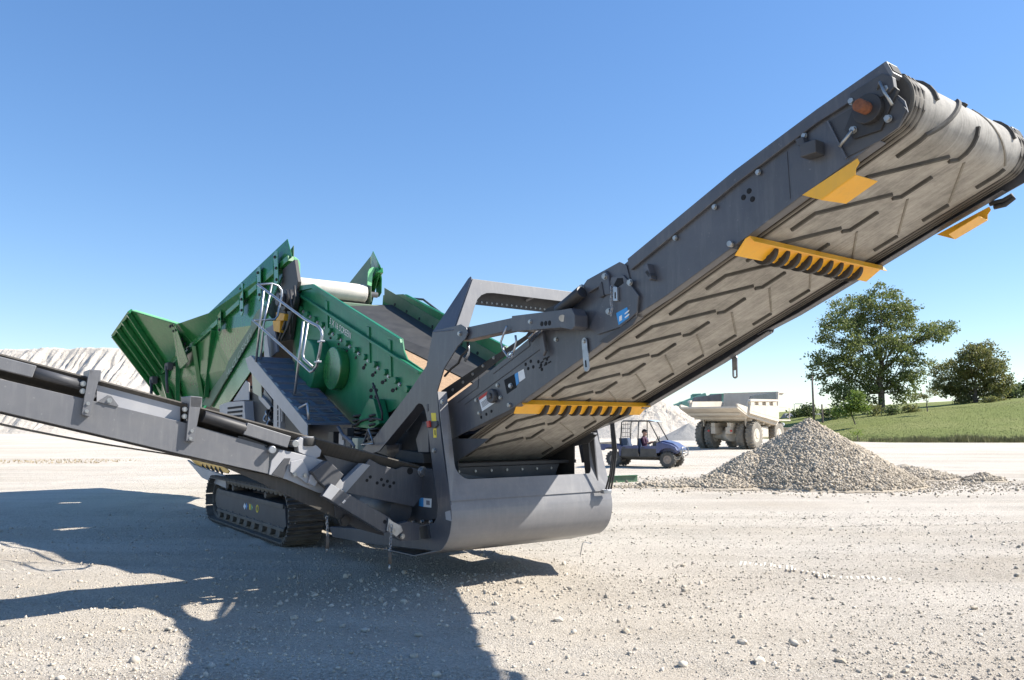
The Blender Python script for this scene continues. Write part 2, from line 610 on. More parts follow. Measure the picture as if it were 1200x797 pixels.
M['stone'] = earth('crushed_stone', (0.50, 0.445, 0.37), (0.56, 0.50, 0.41), (0.40, 0.35, 0.29), 2.0, 9.0, 40.0, 0.3, 0.01, island=True)
M['pilestone'] = earth('pile_stone', (0.43, 0.365, 0.28), (0.50, 0.43, 0.335), (0.27, 0.23, 0.175), 0.8, 5.0, 30.0, 0.3, 0.01, island=True)
M['stockpile'] = earth('stockpile_limestone', (0.56, 0.50, 0.42), (0.62, 0.56, 0.48), (0.46, 0.405, 0.335), 0.05, 0.3, 1.3, 0.8, 0.4)
M['greypile'] = earth('grey_stockpile', (0.30, 0.29, 0.27), (0.36, 0.34, 0.31), (0.25, 0.24, 0.22), 0.1, 0.6, 4.0, 0.6, 0.1)
M['tanpile'] = earth('tan_stockpile', (0.46, 0.36, 0.25), (0.52, 0.42, 0.31), (0.36, 0.28, 0.2), 0.1, 0.6, 4.0, 0.6, 0.1)
M['grass'] = earth('mown_grass', (0.15, 0.175, 0.045), (0.20, 0.21, 0.07), (0.12, 0.145, 0.035), 0.06, 0.5, 5.0, 0.8, 0.15, c3=(0.17, 0.19, 0.06))
M['drygrass'] = paint('dry_weed', (0.20, 0.19, 0.085), 0.9, var=0.4, scale=2.0)

def zgrd(X, Y):
    d = np.hypot(X, Y)
    z = 0.030 * fb(X, Y, 0.22, 3, 3) + 0.012 * fb(X, Y, 1.3, 3, 9) + 0.007 * np.clip(fb(X, Y, 6.0, 3, 21), -1, 1)
    # wheel ruts running across the lot
    for a, off, w, dep in ((0.16, 9.2, .22, .018), (0.16, 10.6, .22, .016), (-0.05, 13.2, .3, .02), (-0.05, 15.0, .3, .018), (0.35, 4.7, .2, .015), (0.35, 5.9, .2, .013)):
        t = (Y - off + a * X + 0.25 * np.sin(X * .35 + off))
        dep = dep * 1.6
        z = z - dep * np.exp(-(t / w) ** 2) + dep * .6 * np.exp(-((np.abs(t) - 1.7 * w) / (w * .6)) ** 2)
    z = z * np.clip(1.25 - d / 90.0, 0.0, 1.0)
    return z - 0.012

def axis_pts(lo, hi, step, out_lo, out_hi, g=1.12):
    a = list(np.arange(lo, hi + 1e-6, step))
    s, p = step, a[-1]
    while p < out_hi:
        s *= g
        p += s
        a.append(p)
    s, p = step, a[0]
    while p > out_lo:
        s *= g
        p -= s
        a.insert(0, p)
    return np.array(a)
ground = grid_obj("ground", axis_pts(-8, 9.5, .055, -2500, 2500), axis_pts(3.4, 15.5, .055, -60, 3000), zgrd, 'ground')
tag(ground, kind="structure")

# ---------------------------------------------------------------- loose stones
ICO_V = []
ph = (1 + 5 ** .5) / 2
for a in (-1, 1):
    for b in (-ph, ph):
        ICO_V += [(0, a, b), (a, b, 0), (b, 0, a)]
ICO_V = np.array(ICO_V) / math.hypot(1, ph)
_bm = bmesh.new()
for v in ICO_V:
    _bm.verts.new(v)
bmesh.ops.convex_hull(_bm, input=_bm.verts)
_bm.verts.index_update()
ICO_V = np.array([v.co[:] for v in _bm.verts])
ICO_F = np.array([[v.index for v in f.verts] for f in _bm.faces])
_bm.free()

def stones(name, P, S, mat, flat=0.65, parent=None):
    """one mesh of many angular stones at points P with sizes S"""
    n = len(P)
    base = ICO_V[None] * (1 + 0.30 * rng.standard_normal((n, 12, 1)).clip(-1.5, 1.5))
    base = base * np.stack([rng.uniform(.7, 1.35, n), rng.uniform(.6, 1.0, n), rng.uniform(.45, .95, n) * (flat / .65)], -1)[:, None]
    q = rng.standard_normal((n, 4))
    q[:, 1:3] *= 0.35 if flat < .8 else 1.0
    q /= np.linalg.norm(q, axis=1, keepdims=True)
    w, x, y, z = q.T
    Rm = np.stack([1 - 2 * (y * y + z * z), 2 * (x * y - z * w), 2 * (x * z + y * w), 2 * (x * y + z * w), 1 - 2 * (x * x + z * z), 2 * (y * z - x * w), 2 * (x * z - y * w), 2 * (y * z + x * w), 1 - 2 * (x * x + y * y)], -1).reshape(n, 3, 3)
    co = np.einsum('nij,nvj->nvi', Rm, base) * S[:, None, None] + P[:, None]
    f = (ICO_F[None] + (np.arange(n) * 12)[:, None, None]).reshape(-1, 3)
    o = raw_obj(name, co.reshape(-1, 3), f, mat)
    if parent is not None:
        o.parent = parent
    return o

def scatter(n, x0, x1, y0, y1, dens):
    X = rng.uniform(x0, x1, n)
    Y = y0 + (y1 - y0) * rng.uniform(0, 1, n) ** 1.5
    k = rng.uniform(0, 1, n) < dens(X, Y)
    X, Y = X[k], Y[k]
    # keep only what lies in front of the lens cone, with a margin for a step aside
    k = np.abs(X) < Y * 0.75 + 1.5
    return X[k], Y[k]
def dens_fine(X, Y):
    d = 0.30 + 0.55 * np.clip(fb(X, Y, 0.35, 3, 5) + .15, 0, 1)
    d = d + 0.9 * np.exp(-(((X + 2.6) / 1.6) ** 2 + ((Y - 5.6) / .9) ** 2)) + 0.9 * np.exp(-(((X - 3.2) / 1.1) ** 2 + ((Y - 5.5) / .8) ** 2))
    d = d + 0.5 * np.exp(-((X + .6) / 1.8) ** 2 - ((Y - 8.2) / .8) ** 2)
    return d
X, Y = scatter(78000, -9, 9, 4.2, 15, dens_fine)
S = np.clip(rng.lognormal(math.log(.0072), .40, len(X)), .004, .022)
g1 = stones("gravel", np.stack([X, Y, zgrd(X, Y) + S * .3], -1), S, 'stone')
tag(g1, "loose crushed limestone gravel strewn over the lot", "gravel", kind="stuff")
# broken rubble below the machine and along the pile foot
def dens_r(X, Y):
    return 1.6 * np.exp(-((X + .9) / 1.6) ** 2 - ((Y - 8.0) / .9) ** 2) + .05 + .22 * np.clip(fb(X, Y, .5, 3, 8), 0, 1) + .8 * np.exp(-((X - .8) / .35) ** 2 - ((Y - 8.2) / .3) ** 2)
X, Y = scatter(9500, -8, 9, 4.3, 16, dens_r)
S = np.clip(rng.lognormal(math.log(.016), .38, len(X)), .008, .04)
g2 = stones("rubble", np.stack([X, Y, zgrd(X, Y) + S * .3], -1), S, 'stone')
tag(g2, "coarser broken limestone rubble among the gravel", "rubble", kind="stuff")

# single rocks that stand out
rock_specs = list(zip([(0.401, 6.813), (0.916, 6.455), (-0.247, 6.111), (1.765, 6.134), (4.198, 7.247), (2.325, 5.679), (1.726, 5.62), (2.667, 5.449), (-1.89, 6.931), (-1.2, 6.534), (-0.702, 5.74), (2.013, 9.346), (0.096, 8.14)], (
    ("pointed pale rock just outside the straight shadow edge", .046), ("flat grey rock a stride to the right of the pointed pale rock", .040),
    ("small rock touching the straight edge of the conveyor shadow", .030), ("flat rock alone in the middle of the sunlit foreground", .044),
    ("dark round rock by the right picture edge", .036), ("pale rock low in the sunlit foreground, right of the flat lone rock", .040),
    ("long flat rock at the bottom of the sunlit foreground", .050), ("small rock near the lower right corner of the lot", .030),
    ("pale rock inside the shadow beside the small lit wedge", .038), ("grey rock in the middle of the conveyor shadow", .042),
    ("rock low in the conveyor shadow near the bottom edge", .036), ("small brown rock between bucket guard and track print", .034),
    ("rock under the tip of the bucket guard shadow", .034))))
for i, ((x, y), (lbl, r_)) in enumerate(rock_specs):
    bm = bmesh.new()
    bmesh.ops.create_icosphere(bm, subdivisions=1, radius=1.0)
    sd = i * 7.7
    for v in bm.verts:
        v.co *= 1 + .42 * noise.noise(v.co * 1.3 + Vector((sd, 0, 0))) + .30 * noise.noise(v.co * 3.1 + Vector((0, sd, 0)))
        v.co.z *= .62
        v.co.x *= 1.25
    me = bpy.data.meshes.new("rock")
    bm.to_mesh(me)
    bm.free()
    me.materials.append(M['pilestone'] if i % 3 else M['stone'])
    o = bpy.data.objects.new("rock", me)
    sc.collection.objects.link(o)
    r_ *= .85
    o.scale = (r_, r_, r_)
    o.rotation_euler = (0, 0, i * 1.7)
    o.location = (x, y, float(zgrd(np.array([x]), np.array([y]))[0]) + r_ * .32)
    tag(o, lbl, "rock", "single rocks lying on the lot")

# pale grouser print of a tracked machine
tm = MB()
tpx = [(2.782, 9.633), (4.125, 8.49)]
for i in range(30):
    t = i / 29
    x = tpx[0][0] + (tpx[1][0] - tpx[0][0]) * t + random.uniform(-.02, .02)
    y = tpx[0][1] + (tpx[1][1] - tpx[0][1]) * t
    z = float(zgrd(np.array([x]), np.array([y]))[0])
    h_ = .0 + .002 * random.random()
    w_ = .25 * (.25 + .75 * random.random())
    tm.slab([(x - w_ * .35, y - w_, z + h_), (x - w_ * .35 + .022, y - w_, z + h_), (x + w_ * .25 + .03, y + w_ * .8, z + h_), (x + w_ * .25, y + w_ * .8, z + h_)], 0.004)
M['chalk'] = paint('chalky_limestone', (0.63, 0.56, 0.465), 0.95, var=0.15, scale=9.0)
tmo = tm.build("track_print", 'chalk')
tag(tmo, "pale crushed-stone print left by crawler track cleats", "track print", kind="stuff")

# ---------------------------------------------------------------- gravel pile in the middle distance
def cone(cx, cy, r, h, p=1.0):
    def f(X, Y):
        d = np.hypot(X - cx, (Y - cy)) / r
        return h * np.clip(1 - d, 0, None) ** p
    return f
def px_x(u, D):
    return (u - 600) / 905.0 * D
PC = (px_x(946, 22.4), 22.4)
lob = [cone(PC[0], PC[1], 3.0, 1.86, 1.02), cone(px_x(876, 22.0), 22.0, 1.6, .92, 1.05), cone(px_x(838, 21.5), 21.2, 1.3, .36, 1.2), cone(px_x(1055, 24.8), 24.8, 1.7, .45, 1.2), cone(px_x(1150, 23.2), 23.4, .8, .22, 1.2), cone(px_x(1000, 22.6), 22.3, 1.5, .42, 1.2), cone(px_x(775, 21.0), 21.0, 1.2, .10, 1.1)]
def zpile(X, Y):
    z = lob[0](X, Y)
    for f in lob[1:]:
        z = np.maximum(z, f(X, Y))
    return z + np.where(z > .02, .05 * fb(X, Y, 1.6, 3, 31), 0) - .015
pile = empty("gravel_pile", (0, 0, 0))
tag(pile, "cone of grey crushed gravel in front of the dump truck", "gravel pile")
px_ = np.arange(PC[0] - 6.5, PC[0] + 6.8, .06)
py_ = np.arange(PC[1] - 3.2, PC[1] + 4.6, .06)
mound = grid_obj("mound", px_, py_, zpile, 'pilestone', keep=lambda X, Y, Z: Z > 0.0)
mound.parent = pile
n_ = 190000
X = rng.uniform(px_[0], px_[-1], n_)
Y = rng.uniform(py_[0], py_[-1], n_)
Z = zpile(X, Y)
k = (Z > .03) & (rng.uniform(0, 1, n_) < np.clip(.30 + Z, 0, .95)) & (Y < PC[1] + 2.2)
X, Y, Z = X[k][:64000], Y[k][:64000], Z[k][:64000]
S = np.clip(rng.lognormal(math.log(.023), .42, len(X)), .010, .06)
ps = stones("pile_stones", np.stack([X, Y, Z + .012], -1), S, 'pilestone', flat=0.9, parent=pile)
ps["kind"] = "stuff"
# stones that rolled off around its foot
n_ = 9000
X = rng.normal(PC[0] + .1, 2.5, n_)
Y = rng.normal(PC[1] - .3, 1.35, n_)
X2 = rng.uniform(px_x(640, 21), px_x(850, 21), 1700)
Y2 = rng.normal(21.0, .22, 1700) + .12 * (X2 - 3)
X, Y = np.concatenate([X, X2]), np.concatenate([Y, Y2])
k = (zpile(X, Y) < .05)
X, Y = X[k][-4200:], Y[k][-4200:]
S = np.clip(rng.lognormal(math.log(.019), .42, len(X)), .009, .055)
sp_ = stones("spilled_stones", np.stack([X, Y, zgrd(X, Y) + S * .3], -1), S, 'pilestone', flat=0.9)
tag(sp_, "loose stones spilled round the foot of the pile", "stones", kind="stuff")

# ---------------------------------------------------------------- stockpiles
def stockpile(name, cx, cy, rx, ry, h, mat, label, gul=0.12, step=0.5, tier=None, seed=1, freq=0.7):
    xs = np.arange(cx - rx * 1.05, cx + rx * 1.05, step)
    ys = np.arange(cy - ry * 1.05, cy + ry * 1.05, step)
    def zf(X, Y):
        a = np.arctan2(Y - cy, X - cx)
        d = np.hypot((X - cx) / rx, (Y - cy) / ry) * (1 + .05 * fb(X, Y, .12, 2, seed))
        z = h * np.clip(1 - d, 0, None)
        g = np.abs(vnoise(a * rx * freq + seed, np.zeros_like(a), seed)) + .5 * np.abs(vnoise(a * rx * freq * 2.3, np.zeros_like(a), seed + 4))
        z = z * (1 - gul * (1.2 - g) * np.clip((1 - d) * 4, 0, 1) * np.clip(d * 3, 0, 1))
        return z + .03 * h * fb(X, Y, .5, 3, seed + 9) * np.clip((1 - d) * 5, 0, 1) - .05
    o = grid_obj(name, xs, ys, zf, mat, keep=lambda X, Y, Z: Z > -.04)
    tag(o, label, "stockpile")
    return o
# long quarry stockpile behind the hopper, two benches with erosion gullies
crest_x = np.array([-230, -170, -135, -99, -91, -83, -78, -62, -45, -30, -18])
crest_z = np.array([18.5, 19.2, 18.6, 19.2, 19.3, 18.0, 17.6, 16.0, 12.0, 6.0, 0.0])
def zlong(X, Y):
    H_ = np.interp(X, crest_x, crest_z) + .5 * fb(X, Y * 0, .12, 3, 51)
    t = Y - 148 + 3.0 * fb(X, X * 0, .05, 2, 61)
    g = .7 * np.abs(vnoise(X * .55 + 3 + .8 * fb(X, Y, .1, 2, 7), Y * .10, 71)) + .7 * np.abs(vnoise(X * 1.05, Y * .16, 72)) + .45 * np.abs(vnoise(X * 2.2, Y * .3, 73))
    lo = np.clip(t / 13.0, 0, 1) * .52
    up = np.clip((t - 19.0) / 11.0, 0, 1) * .48
    z = H_ * (lo + up)
    cut = 1.5 * np.clip(1.0 - g, 0, 1) * (np.clip((t - 19) / 3, 0, 1) * np.clip((31 - t) / 4, 0, 1)) + 1.0 * np.clip(1.0 - g, 0, 1) * (np.clip(t / 3, 0, 1) * np.clip((14.5 - t) / 3, 0, 1))
    return z - cut * np.clip(H_ / 8, 0, 1) + .55 * fb(X, Y, .30, 4, 81, .6) * np.clip(t / 4, 0, 1) - .1
lp = grid_obj("limestone_stockpile", np.arange(-190, -10, .3), np.concatenate([np.arange(143, 186, .35), np.arange(186, 240, 6.0)]), zlong, 'stockpile', keep=lambda X, Y, Z: Z > -.05)
tag(lp, "long pale limestone stockpile with gullies behind the green hopper", "stockpile")
stockpile("limestone_stockpile", px_x(768, 104), 104, 11.8, 10.5, 5.7, 'stockpile', "tall pale cone of limestone behind the blue utility vehicle", 0.16, 0.3, seed=5, freq=1.3)
stockpile("limestone_stockpile", px_x(690, 120), 120, 13.0, 9.0, 4.6, 'stockpile', "lower pale heap of limestone under the raised conveyor", 0.16, 0.4, seed=8, freq=1.1)
stockpile("grey_stockpile", px_x(806, 86), 86, 3.7, 3.0, 1.95, 'greypile', "small dark grey heap in front of the pale cone", 0.1, 0.12, seed=11)
stockpile("tan_stockpile", px_x(838, 128), 128, 9.0, 5.0, 3.6, 'tanpile', "tan earth heap seen below the dump truck body", 0.1, 0.3, seed=15)

# ---------------------------------------------------------------- grassy bank
def zbank(X, Y):
    cx_ = np.interp(X, [44, 50, 58, 66, 78, 88, 100, 140, 220], [0.3, 1.6, 2.9, 3.7, 4.7, 5.6, 6.6, 9.0, 11.0])
    y0 = np.interp(X, [30, 32, 36, 200], [108, 84, 73.5, 73.5]) + .5 * fb(X, X * 0, .3, 3, 91)
    t = np.clip((Y - y0) / 58.0, 0, 1)
    z = cx_ * (t * t * (3 - 2 * t)) ** .85 + .22 * np.clip((Y - y0) / 2.0, 0, 1)
    return np.where(Y < y0, -.2, z + .05 * fb(X, Y, .8, 3, 95))
bank = grid_obj("grass_bank", np.arange(29, 230, .8), np.concatenate([np.arange(71, 90, .4), np.arange(90, 260, 1.2)]), zbank, 'grass', keep=lambda X, Y, Z: Z > -.1)
tag(bank, kind="structure")

def blades(name, P, H_, mat, w=.05, lean=.4, per=5, parent=None):
    """many upright blade triangles in tufts"""
    n = len(P)
    P = np.repeat(P, per, 0)
    H_ = np.repeat(H_, per) * rng.uniform(.5, 1.15, n * per)
    a = rng.uniform(0, 2 * math.pi, n * per)
    d = np.stack([np.cos(a), np.sin(a), np.zeros_like(a)], -1)
    off = np.stack([rng.normal(0, .12, n * per), rng.normal(0, .12, n * per), np.zeros(n * per)], -1) * H_[:, None] * 1.4
    b0 = P + off - d * (w * H_[:, None])
    b1 = P + off + d * (w * H_[:, None])
    la = rng.uniform(0, 2 * math.pi, n * per)
    tp_ = P + off + np.stack([np.cos(la) * lean * H_ * rng.uniform(0, 1, n * per), np.sin(la) * lean * H_ * rng.uniform(0, 1, n * per), H_], -1)
    co = np.stack([b0, b1, tp_], 1).reshape(-1, 3)
    f = np.arange(n * per * 3).reshape(-1, 3)
    o = raw_obj(name, co, f, mat)
    if parent is not None:
        o.parent = parent
    return o
M['blade'] = paint('grass_blade', (0.18, 0.205, 0.065), 0.8, var=0.45, scale=0.4)
X = rng.uniform(33, 92, 40000)
Y = 73.5 + 58 * rng.uniform(0, 1, 40000) ** 1.4
Z = zbank(X, Y)
k = Z > 0.0
bl = blades("grass_blades", np.stack([X, Y, Z], -1)[k], rng.uniform(.05, .13, k.sum()), 'blade', .16, .6, 3)
tag(bl, "short mown green grass covering the bank", "grass", kind="stuff")
X = rng.uniform(34, 92, 5200)
Y = np.interp(X, [30, 32, 36, 200], [108, 84, 73.5, 73.5]) + rng.uniform(.0, 1.9, 5200)
wd = blades("weeds", np.stack([X, Y, np.maximum(zbank(X, Y), 0)], -1), rng.uniform(.3, 1.0, 5200) * (.6 + .6 * np.clip(fb(X, Y * 0, .25, 2, 33), -.3, 1)), 'drygrass', .05, .5, 6)
tag(wd, "dry olive weeds along the foot of the bank", "weeds", kind="stuff")
X = rng.uniform(-26, -15, 1500)
Y = rng.uniform(31, 39, 1500)
k = (fb(X, Y, .25, 2, 44) > -.05) & (((X + 20.6) / 3.4) ** 2 + ((Y - 35.4) / 1.8) ** 2 < 1 + .6 * fb(X, Y, .8, 2, 4))
M['straw'] = paint('straw_weed', (0.42, 0.33, 0.20), 0.9, var=0.3, scale=2.0)
st_ = blades("straw_weeds", np.stack([X, Y, np.zeros_like(X)], -1)[k], rng.uniform(.03, .10, k.sum()), 'straw', .2, .9, 4)
tag(st_, "flattened straw-coloured weeds on the pale lot", "weeds", kind="stuff")

# ---------------------------------------------------------------- trees
def leaf_mat(name, c, c2):
    m, nt, b = new_mat(name)
    N, L = nt.nodes, nt.links
    gi = N.new("ShaderNodeNewGeometry")
    mx = N.new("ShaderNodeMix")
    mx.data_type = 'RGBA'
    mx.inputs[6].default_value = rgba(c)
    mx.inputs[7].default_value = rgba(c2)
    L.new(gi.outputs["Random Per Island"], mx.inputs[0])
    L.new(mx.outputs[2], b.inputs["Base Color"])
    b.inputs["Roughness"].default_value = 0.6
    tr = N.new("ShaderNodeBsdfTranslucent")
    L.new(mx.outputs[2], tr.inputs["Color"])
    ms = N.new("ShaderNodeMixShader")
    ms.inputs[0].default_value = 0.42
    L.new(b.outputs[0], ms.inputs[1])
    L.new(tr.outputs[0], ms.inputs[2])
    L.new(ms.outputs[0], N["Material Output"].inputs["Surface"])
    return m
M['leaf_dark'] = leaf_mat('dark_olive_leaf', (0.105, 0.15, 0.045), (0.23, 0.25, 0.085))
M['leaf_brown'] = leaf_mat('browning_leaf', (0.12, 0.145, 0.05), (0.25, 0.235, 0.085))
M['leaf_bright'] = leaf_mat('bright_green_leaf', (0.13, 0.20, 0.035), (0.22, 0.28, 0.06))
M['leaf_green'] = leaf_mat('mid_green_leaf', (0.07, 0.10, 0.035), (0.12, 0.15, 0.05))
M['bark'] = paint('grey_brown_bark', (0.13, 0.105, 0.085), 0.9, var=0.4, scale=2.0, bump=0.5, bump_scale=8.0)

def tree(name, base, lobes, leaf, n, size, label, trunk_r, limbs=True, group=None, trunk_top=.55, sub=60):
    """trunk, limbs to every lobe, and a crown of leaf-sized faces in small clumps"""
    root = empty(name, base)
    tag(root, label, "tree", group)
    B = Vector(base)
    mb = MB()
    zt_ = max(l[2] for l in lobes) - B.z
    top = Vector((sum(l[0] for l in lobes) / len(lobes) - B.x, sum(l[1] for l in lobes) / len(lobes) - B.y, zt_ * trunk_top))
    def limb(a, b_, r0, r1, seg=5):
        pts, rs = [], []
        d = (b_ - a).length
        for i in range(seg + 1):
            t = i / seg
            p = a.lerp(b_, t) + Vector((noise.noise(a * .7 + Vector((t * 3, 0, 1))), noise.noise(a * .6 + Vector((0, t * 3, 5))), .3 * noise.noise(b_ + Vector((t, t, t))))) * d * .10 * math.sin(math.pi * t) + Vector((0, 0, d * .08 * math.sin(math.pi * t)))
            pts.append(p)
            rs.append(r0 + (r1 - r0) * t)
        for i in range(seg):
            mb.cyl(pts[i], pts[i + 1], rs[i], 7, rs[i + 1], cap=False)
        return pts
    tk = limb(Vector((0, 0, -.3)), top, trunk_r, trunk_r * .55, 7)
    if limbs:
        for l in lobes:
            c = Vector(l[:3]) - B
            k_ = min(len(tk) - 1, max(2, int(len(tk) * min(.95, max(.3, (c.z / zt_) * .8)))))
            e = limb(tk[k_], c, trunk_r * .26, trunk_r * .08, 5)
            for j in range(5):
                v = Vector((random.gauss(0, 1), random.gauss(0, 1), random.gauss(.2, .8))).normalized() * l[3] * .85
                limb(e[random.randint(2, 5)], c + v, trunk_r * .10, trunk_r * .03, 4)
    mb.build("trunk", 'bark', root)
    tot = sum(l[3] ** 2 for l in lobes)
    cen, nn = [], []
    for l in lobes:
        m_ = max(3, int(n / sub * l[3] ** 2 / tot))
        v = rng.standard_normal((m_, 3))
        v /= np.linalg.norm(v, axis=1, keepdims=True)
        r_ = l[3] * rng.uniform(.25, 1.05, m_) ** .6
        c = np.array(l[:3]) - np.array(base) + v * r_[:, None] * np.array([1, 1, l[4] if len(l) > 4 else .85])
        cen.append(c)
    cen = np.concatenate(cen)
    cen = cen[cen[:, 2] > .4]
    m_ = len(cen)
    P = np.repeat(cen, sub, 0) + rng.standard_normal((m_ * sub, 3)) * np.array([1, 1, .65]) * size * 2.3
    k_ = len(P)
    u = rng.standard_normal((k_, 3))
    u /= np.linalg.norm(u, axis=1, keepdims=True)
    v = np.cross(u, rng.standard_normal((k_, 3)))
    v /= np.linalg.norm(v, axis=1, keepdims=True)
    s = (size * rng.uniform(.55, 1.3, k_))[:, None]
    co = np.stack([P - u * s - v * s * .1, P + v * s * .55, P + u * s, P - v * s * .55], 1).reshape(-1, 3)
    cr_ = raw_obj("crown", co, np.arange(k_ * 4).reshape(-1, 4), leaf)
    cr_.parent = root
    return root

def lobes_from(D, spec, jit=.5):
    out = []
    for u, v, r_ in spec:
        x = (u - 600) / 905 * D
        z = (498 - v) / 905 * D + 1.65
        rr = r_ / 905 * D
        out.append((x, D + random.uniform(-jit, jit) * rr * 1.6, z, rr))
    return out
D = 138
tree("broadleaf_tree", (px_x(1033, D), D, 3.6), lobes_from(D, [(1040,350,26),(1008,362,26),(1068,362,22),(1030,378,28),(985,392,26),(1062,392,24),(1092,392,18),(1108,384,13),(1122,383,7),(966,420,20),(1000,415,28),(1035,412,26),(1070,425,18),(985,445,22),(1020,442,24),(1050,448,20),(975,465,16),(1005,466,20),(1058,462,16),(955,438,10),(1078,440,14)]),
     'leaf_dark', 31000, .25, "tall spreading broadleaf tree with open crown on the grassy bank", .62)
D = 150
tree("broadleaf_tree", (px_x(1143, D), D, 4.8), lobes_from(D, [(1140,425,24),(1122,440,22),(1160,436,22),(1112,452,16),(1145,450,26),(1168,452,14),(1130,462,18),(1160,462,16),(1150,412,14),(1128,415,12)]),
     'leaf_brown', 19000, .24, "smaller rounded tree with browning leaves beside the tall tree", .55, trunk_top=.45)
D = 112
tree("young_tree", (px_x(1000, D), D, 2.0), lobes_from(D, [(1002,466,8),(996,474,9),(1006,478,8),(988,482,7),(980,484,5)]), 'leaf_bright', 2200, .20, "young bright green tree at the corner of the bank", .10)
D = 118
tb_ = tree("bare_tree", (px_x(1085, D), D, 4.0), lobes_from(D, [(1086,458,8),(1080,464,6),(1091,462,6)]), 'leaf_brown', 140, .14, "small nearly leafless tree between the two big trees", .10)
D = 175
tree("far_tree", (px_x(1175, D), D, 6.6), lobes_from(D, [(1172,462,8),(1184,463,7),(1180,458,6)]), 'leaf_green', 1600, .34, "low dark green tree at the right end of the bank", .25)
D = 178
tree("far_tree", (px_x(1199, D), D, 7.2), lobes_from(D, [(1197,458,8),(1210,460,9),(1204,452,6)]), 'leaf_green', 1600, .34, "rounded green tree cut by the right picture edge", .25)
D = 128
def shrub(u, v, r_, D_, leaf, label, n=500, size=.2, grp=None):
    x, z = px_x(u, D_), (498 - v) / 905 * D_ + 1.65
    rr = r_ / 905 * D_
    o = tree("shrub", (x, D_, z - rr), [(x - rr * .5, D_, z, rr * .7), (x + rr * .5, D_ + .4, z - .1 * rr, rr * .7), (x, D_ - .3, z + .25 * rr, rr * .6)], leaf, n, size, label, .05, sub=20)
    o["category"] = "shrub"
shrub(1022, 481, 8, 126, 'leaf_brown', "brownish shrub under the left side of the tall tree")
shrub(1044, 481, 7, 124, 'leaf_green', "green shrub under the trunk of the tall tree")
shrub(1066, 480, 7, 126, 'leaf_brown', "olive shrub beside the leafless small tree")
shrub(1160, 470, 6, 140, 'leaf_brown', "low brown shrub at the foot of the rounded tree")
shrub(1002, 508, 5, 73, 'leaf_bright', "bright green weed clump at the foot of the bank", 300, .09)
shrub(946, 482, 9, 150, 'leaf_green', "dark shrub behind the utility pole", 700, .26)
shrub(972, 486, 8, 132, 'leaf_green', "green shrub between pole and young tree", 600, .22)
shrub(935, 486, 7, 160, 'leaf_green', "far dark shrub behind the cab of the dump truck", 500, .3)

# far wooded skyline
def far_woods():
    n = 7000
    X = rng.uniform(-420, 520, n)
    h = 5.5 + 3.0 * fb(X, X * 0, .02, 3, 5) + 1.5 * fb(X, X * 0, .15, 2, 6)
    Z = rng.uniform(0, 1, n) ** .8 * h
    Y = 430 + rng.uniform(-12, 12, n)
    P = np.stack([X, Y, Z], -1)
    u = rng.standard_normal((n, 3))
    u /= np.linalg.norm(u, axis=1, keepdims=True)
    v = np.cross(u, rng.standard_normal((n, 3)))
    v /= np.linalg.norm(v, axis=1, keepdims=True)
    s = rng.uniform(.8, 2.2, n)[:, None]
    co = np.stack([P - u * s, P + v * s * .7, P + u * s, P - v * s * .7], 1).reshape(-1, 3)
    o = raw_obj("far_woods", co, np.arange(n * 4).reshape(-1, 4), 'leaf_green')
    tag(o, "low far wood along the horizon", "woods", kind="stuff")
far_woods()

# ================================================================ the tracked screening plant
# machine frame: +X towards the discharge end, -Y the side that faces the camera, Z up
plant = empty("tracked_screening_plant", (-1.10, 10.30, 0.0), R(-54.1))
tag(plant, "green and grey tracked screening plant with raised discharge conveyor", "screener")

CA, SA, KA = math.cos(R(22.0)), math.sin(R(22.0)), math.tan(R(22.0))
YN = -0.875

def decal(name, poly, y, mat, parent, t=0.002):
    return MB().prism(poly, y, y - t).build(name, mat, parent)

def mirror_y(mb):
    m = MB()
    m.v = [(x, -y, z) for x, y, z in mb.v]
    m.f = [f[::-1] for f in mb.f]
    m.s = list(mb.s)
    return m

# ---------------------------------------------------------------- discharge conveyor: side frames
low_poly = [(1.984, 1.499), (2.315, 1.59), (3.057, 1.795), (4.175, 2.244), (4.728, 2.489), (4.777, 2.624), (4.669, 2.788), (4.634, 2.911), (4.557, 2.952), (4.164, 2.866), (4.087, 2.804), (3.939, 2.691), (3.494, 2.49), (2.801, 2.205), (1.89, 1.877)]
up_poly = [(4.62, 2.469), (5.031, 2.611), (5.788, 2.922), (6.205, 3.098), (6.718, 3.299), (6.837, 3.343), (6.894, 3.415), (6.879, 3.486), (6.814, 3.57), (6.811, 3.695), (6.777, 3.729), (6.349, 3.611), (5.708, 3.389), (4.66, 2.956), (4.503, 2.885)]
frame_low = None
for sgn in (-1, 1):
    mb = MB().prism(low_poly, YN, YN + 0.012)
    fl = [low_poly[i] for i in (1, 2, 3, 4)]
    mb.sheet(fl, YN + 0.002, YN + 0.085, 0.008)
    tp = [low_poly[i] for i in (11, 12, 13, 14)]
    mb.sheet(tp, YN + 0.002, YN + 0.075, -0.008)
    up = MB().prism(up_poly, YN + 0.013, YN + 0.026)
    fu = [up_poly[i] for i in (0, 1, 2, 3, 4)]
    up.sheet(fu, YN + 0.014, YN + 0.095, 0.008)
    tu = [up_poly[i] for i in (11, 12, 13)]
    up.sheet(tu, YN + 0.014, YN + 0.10, -0.008)
    if sgn > 0:
        mb, up = mirror_y(mb), mirror_y(up)
    a = mb.build("conveyor_side_frame", 'grey', plant, 0.003)
    b = up.build("conveyor_side_frame", 'grey', plant, 0.003)
    if sgn < 0:
        frame_low, frame_up = a, b

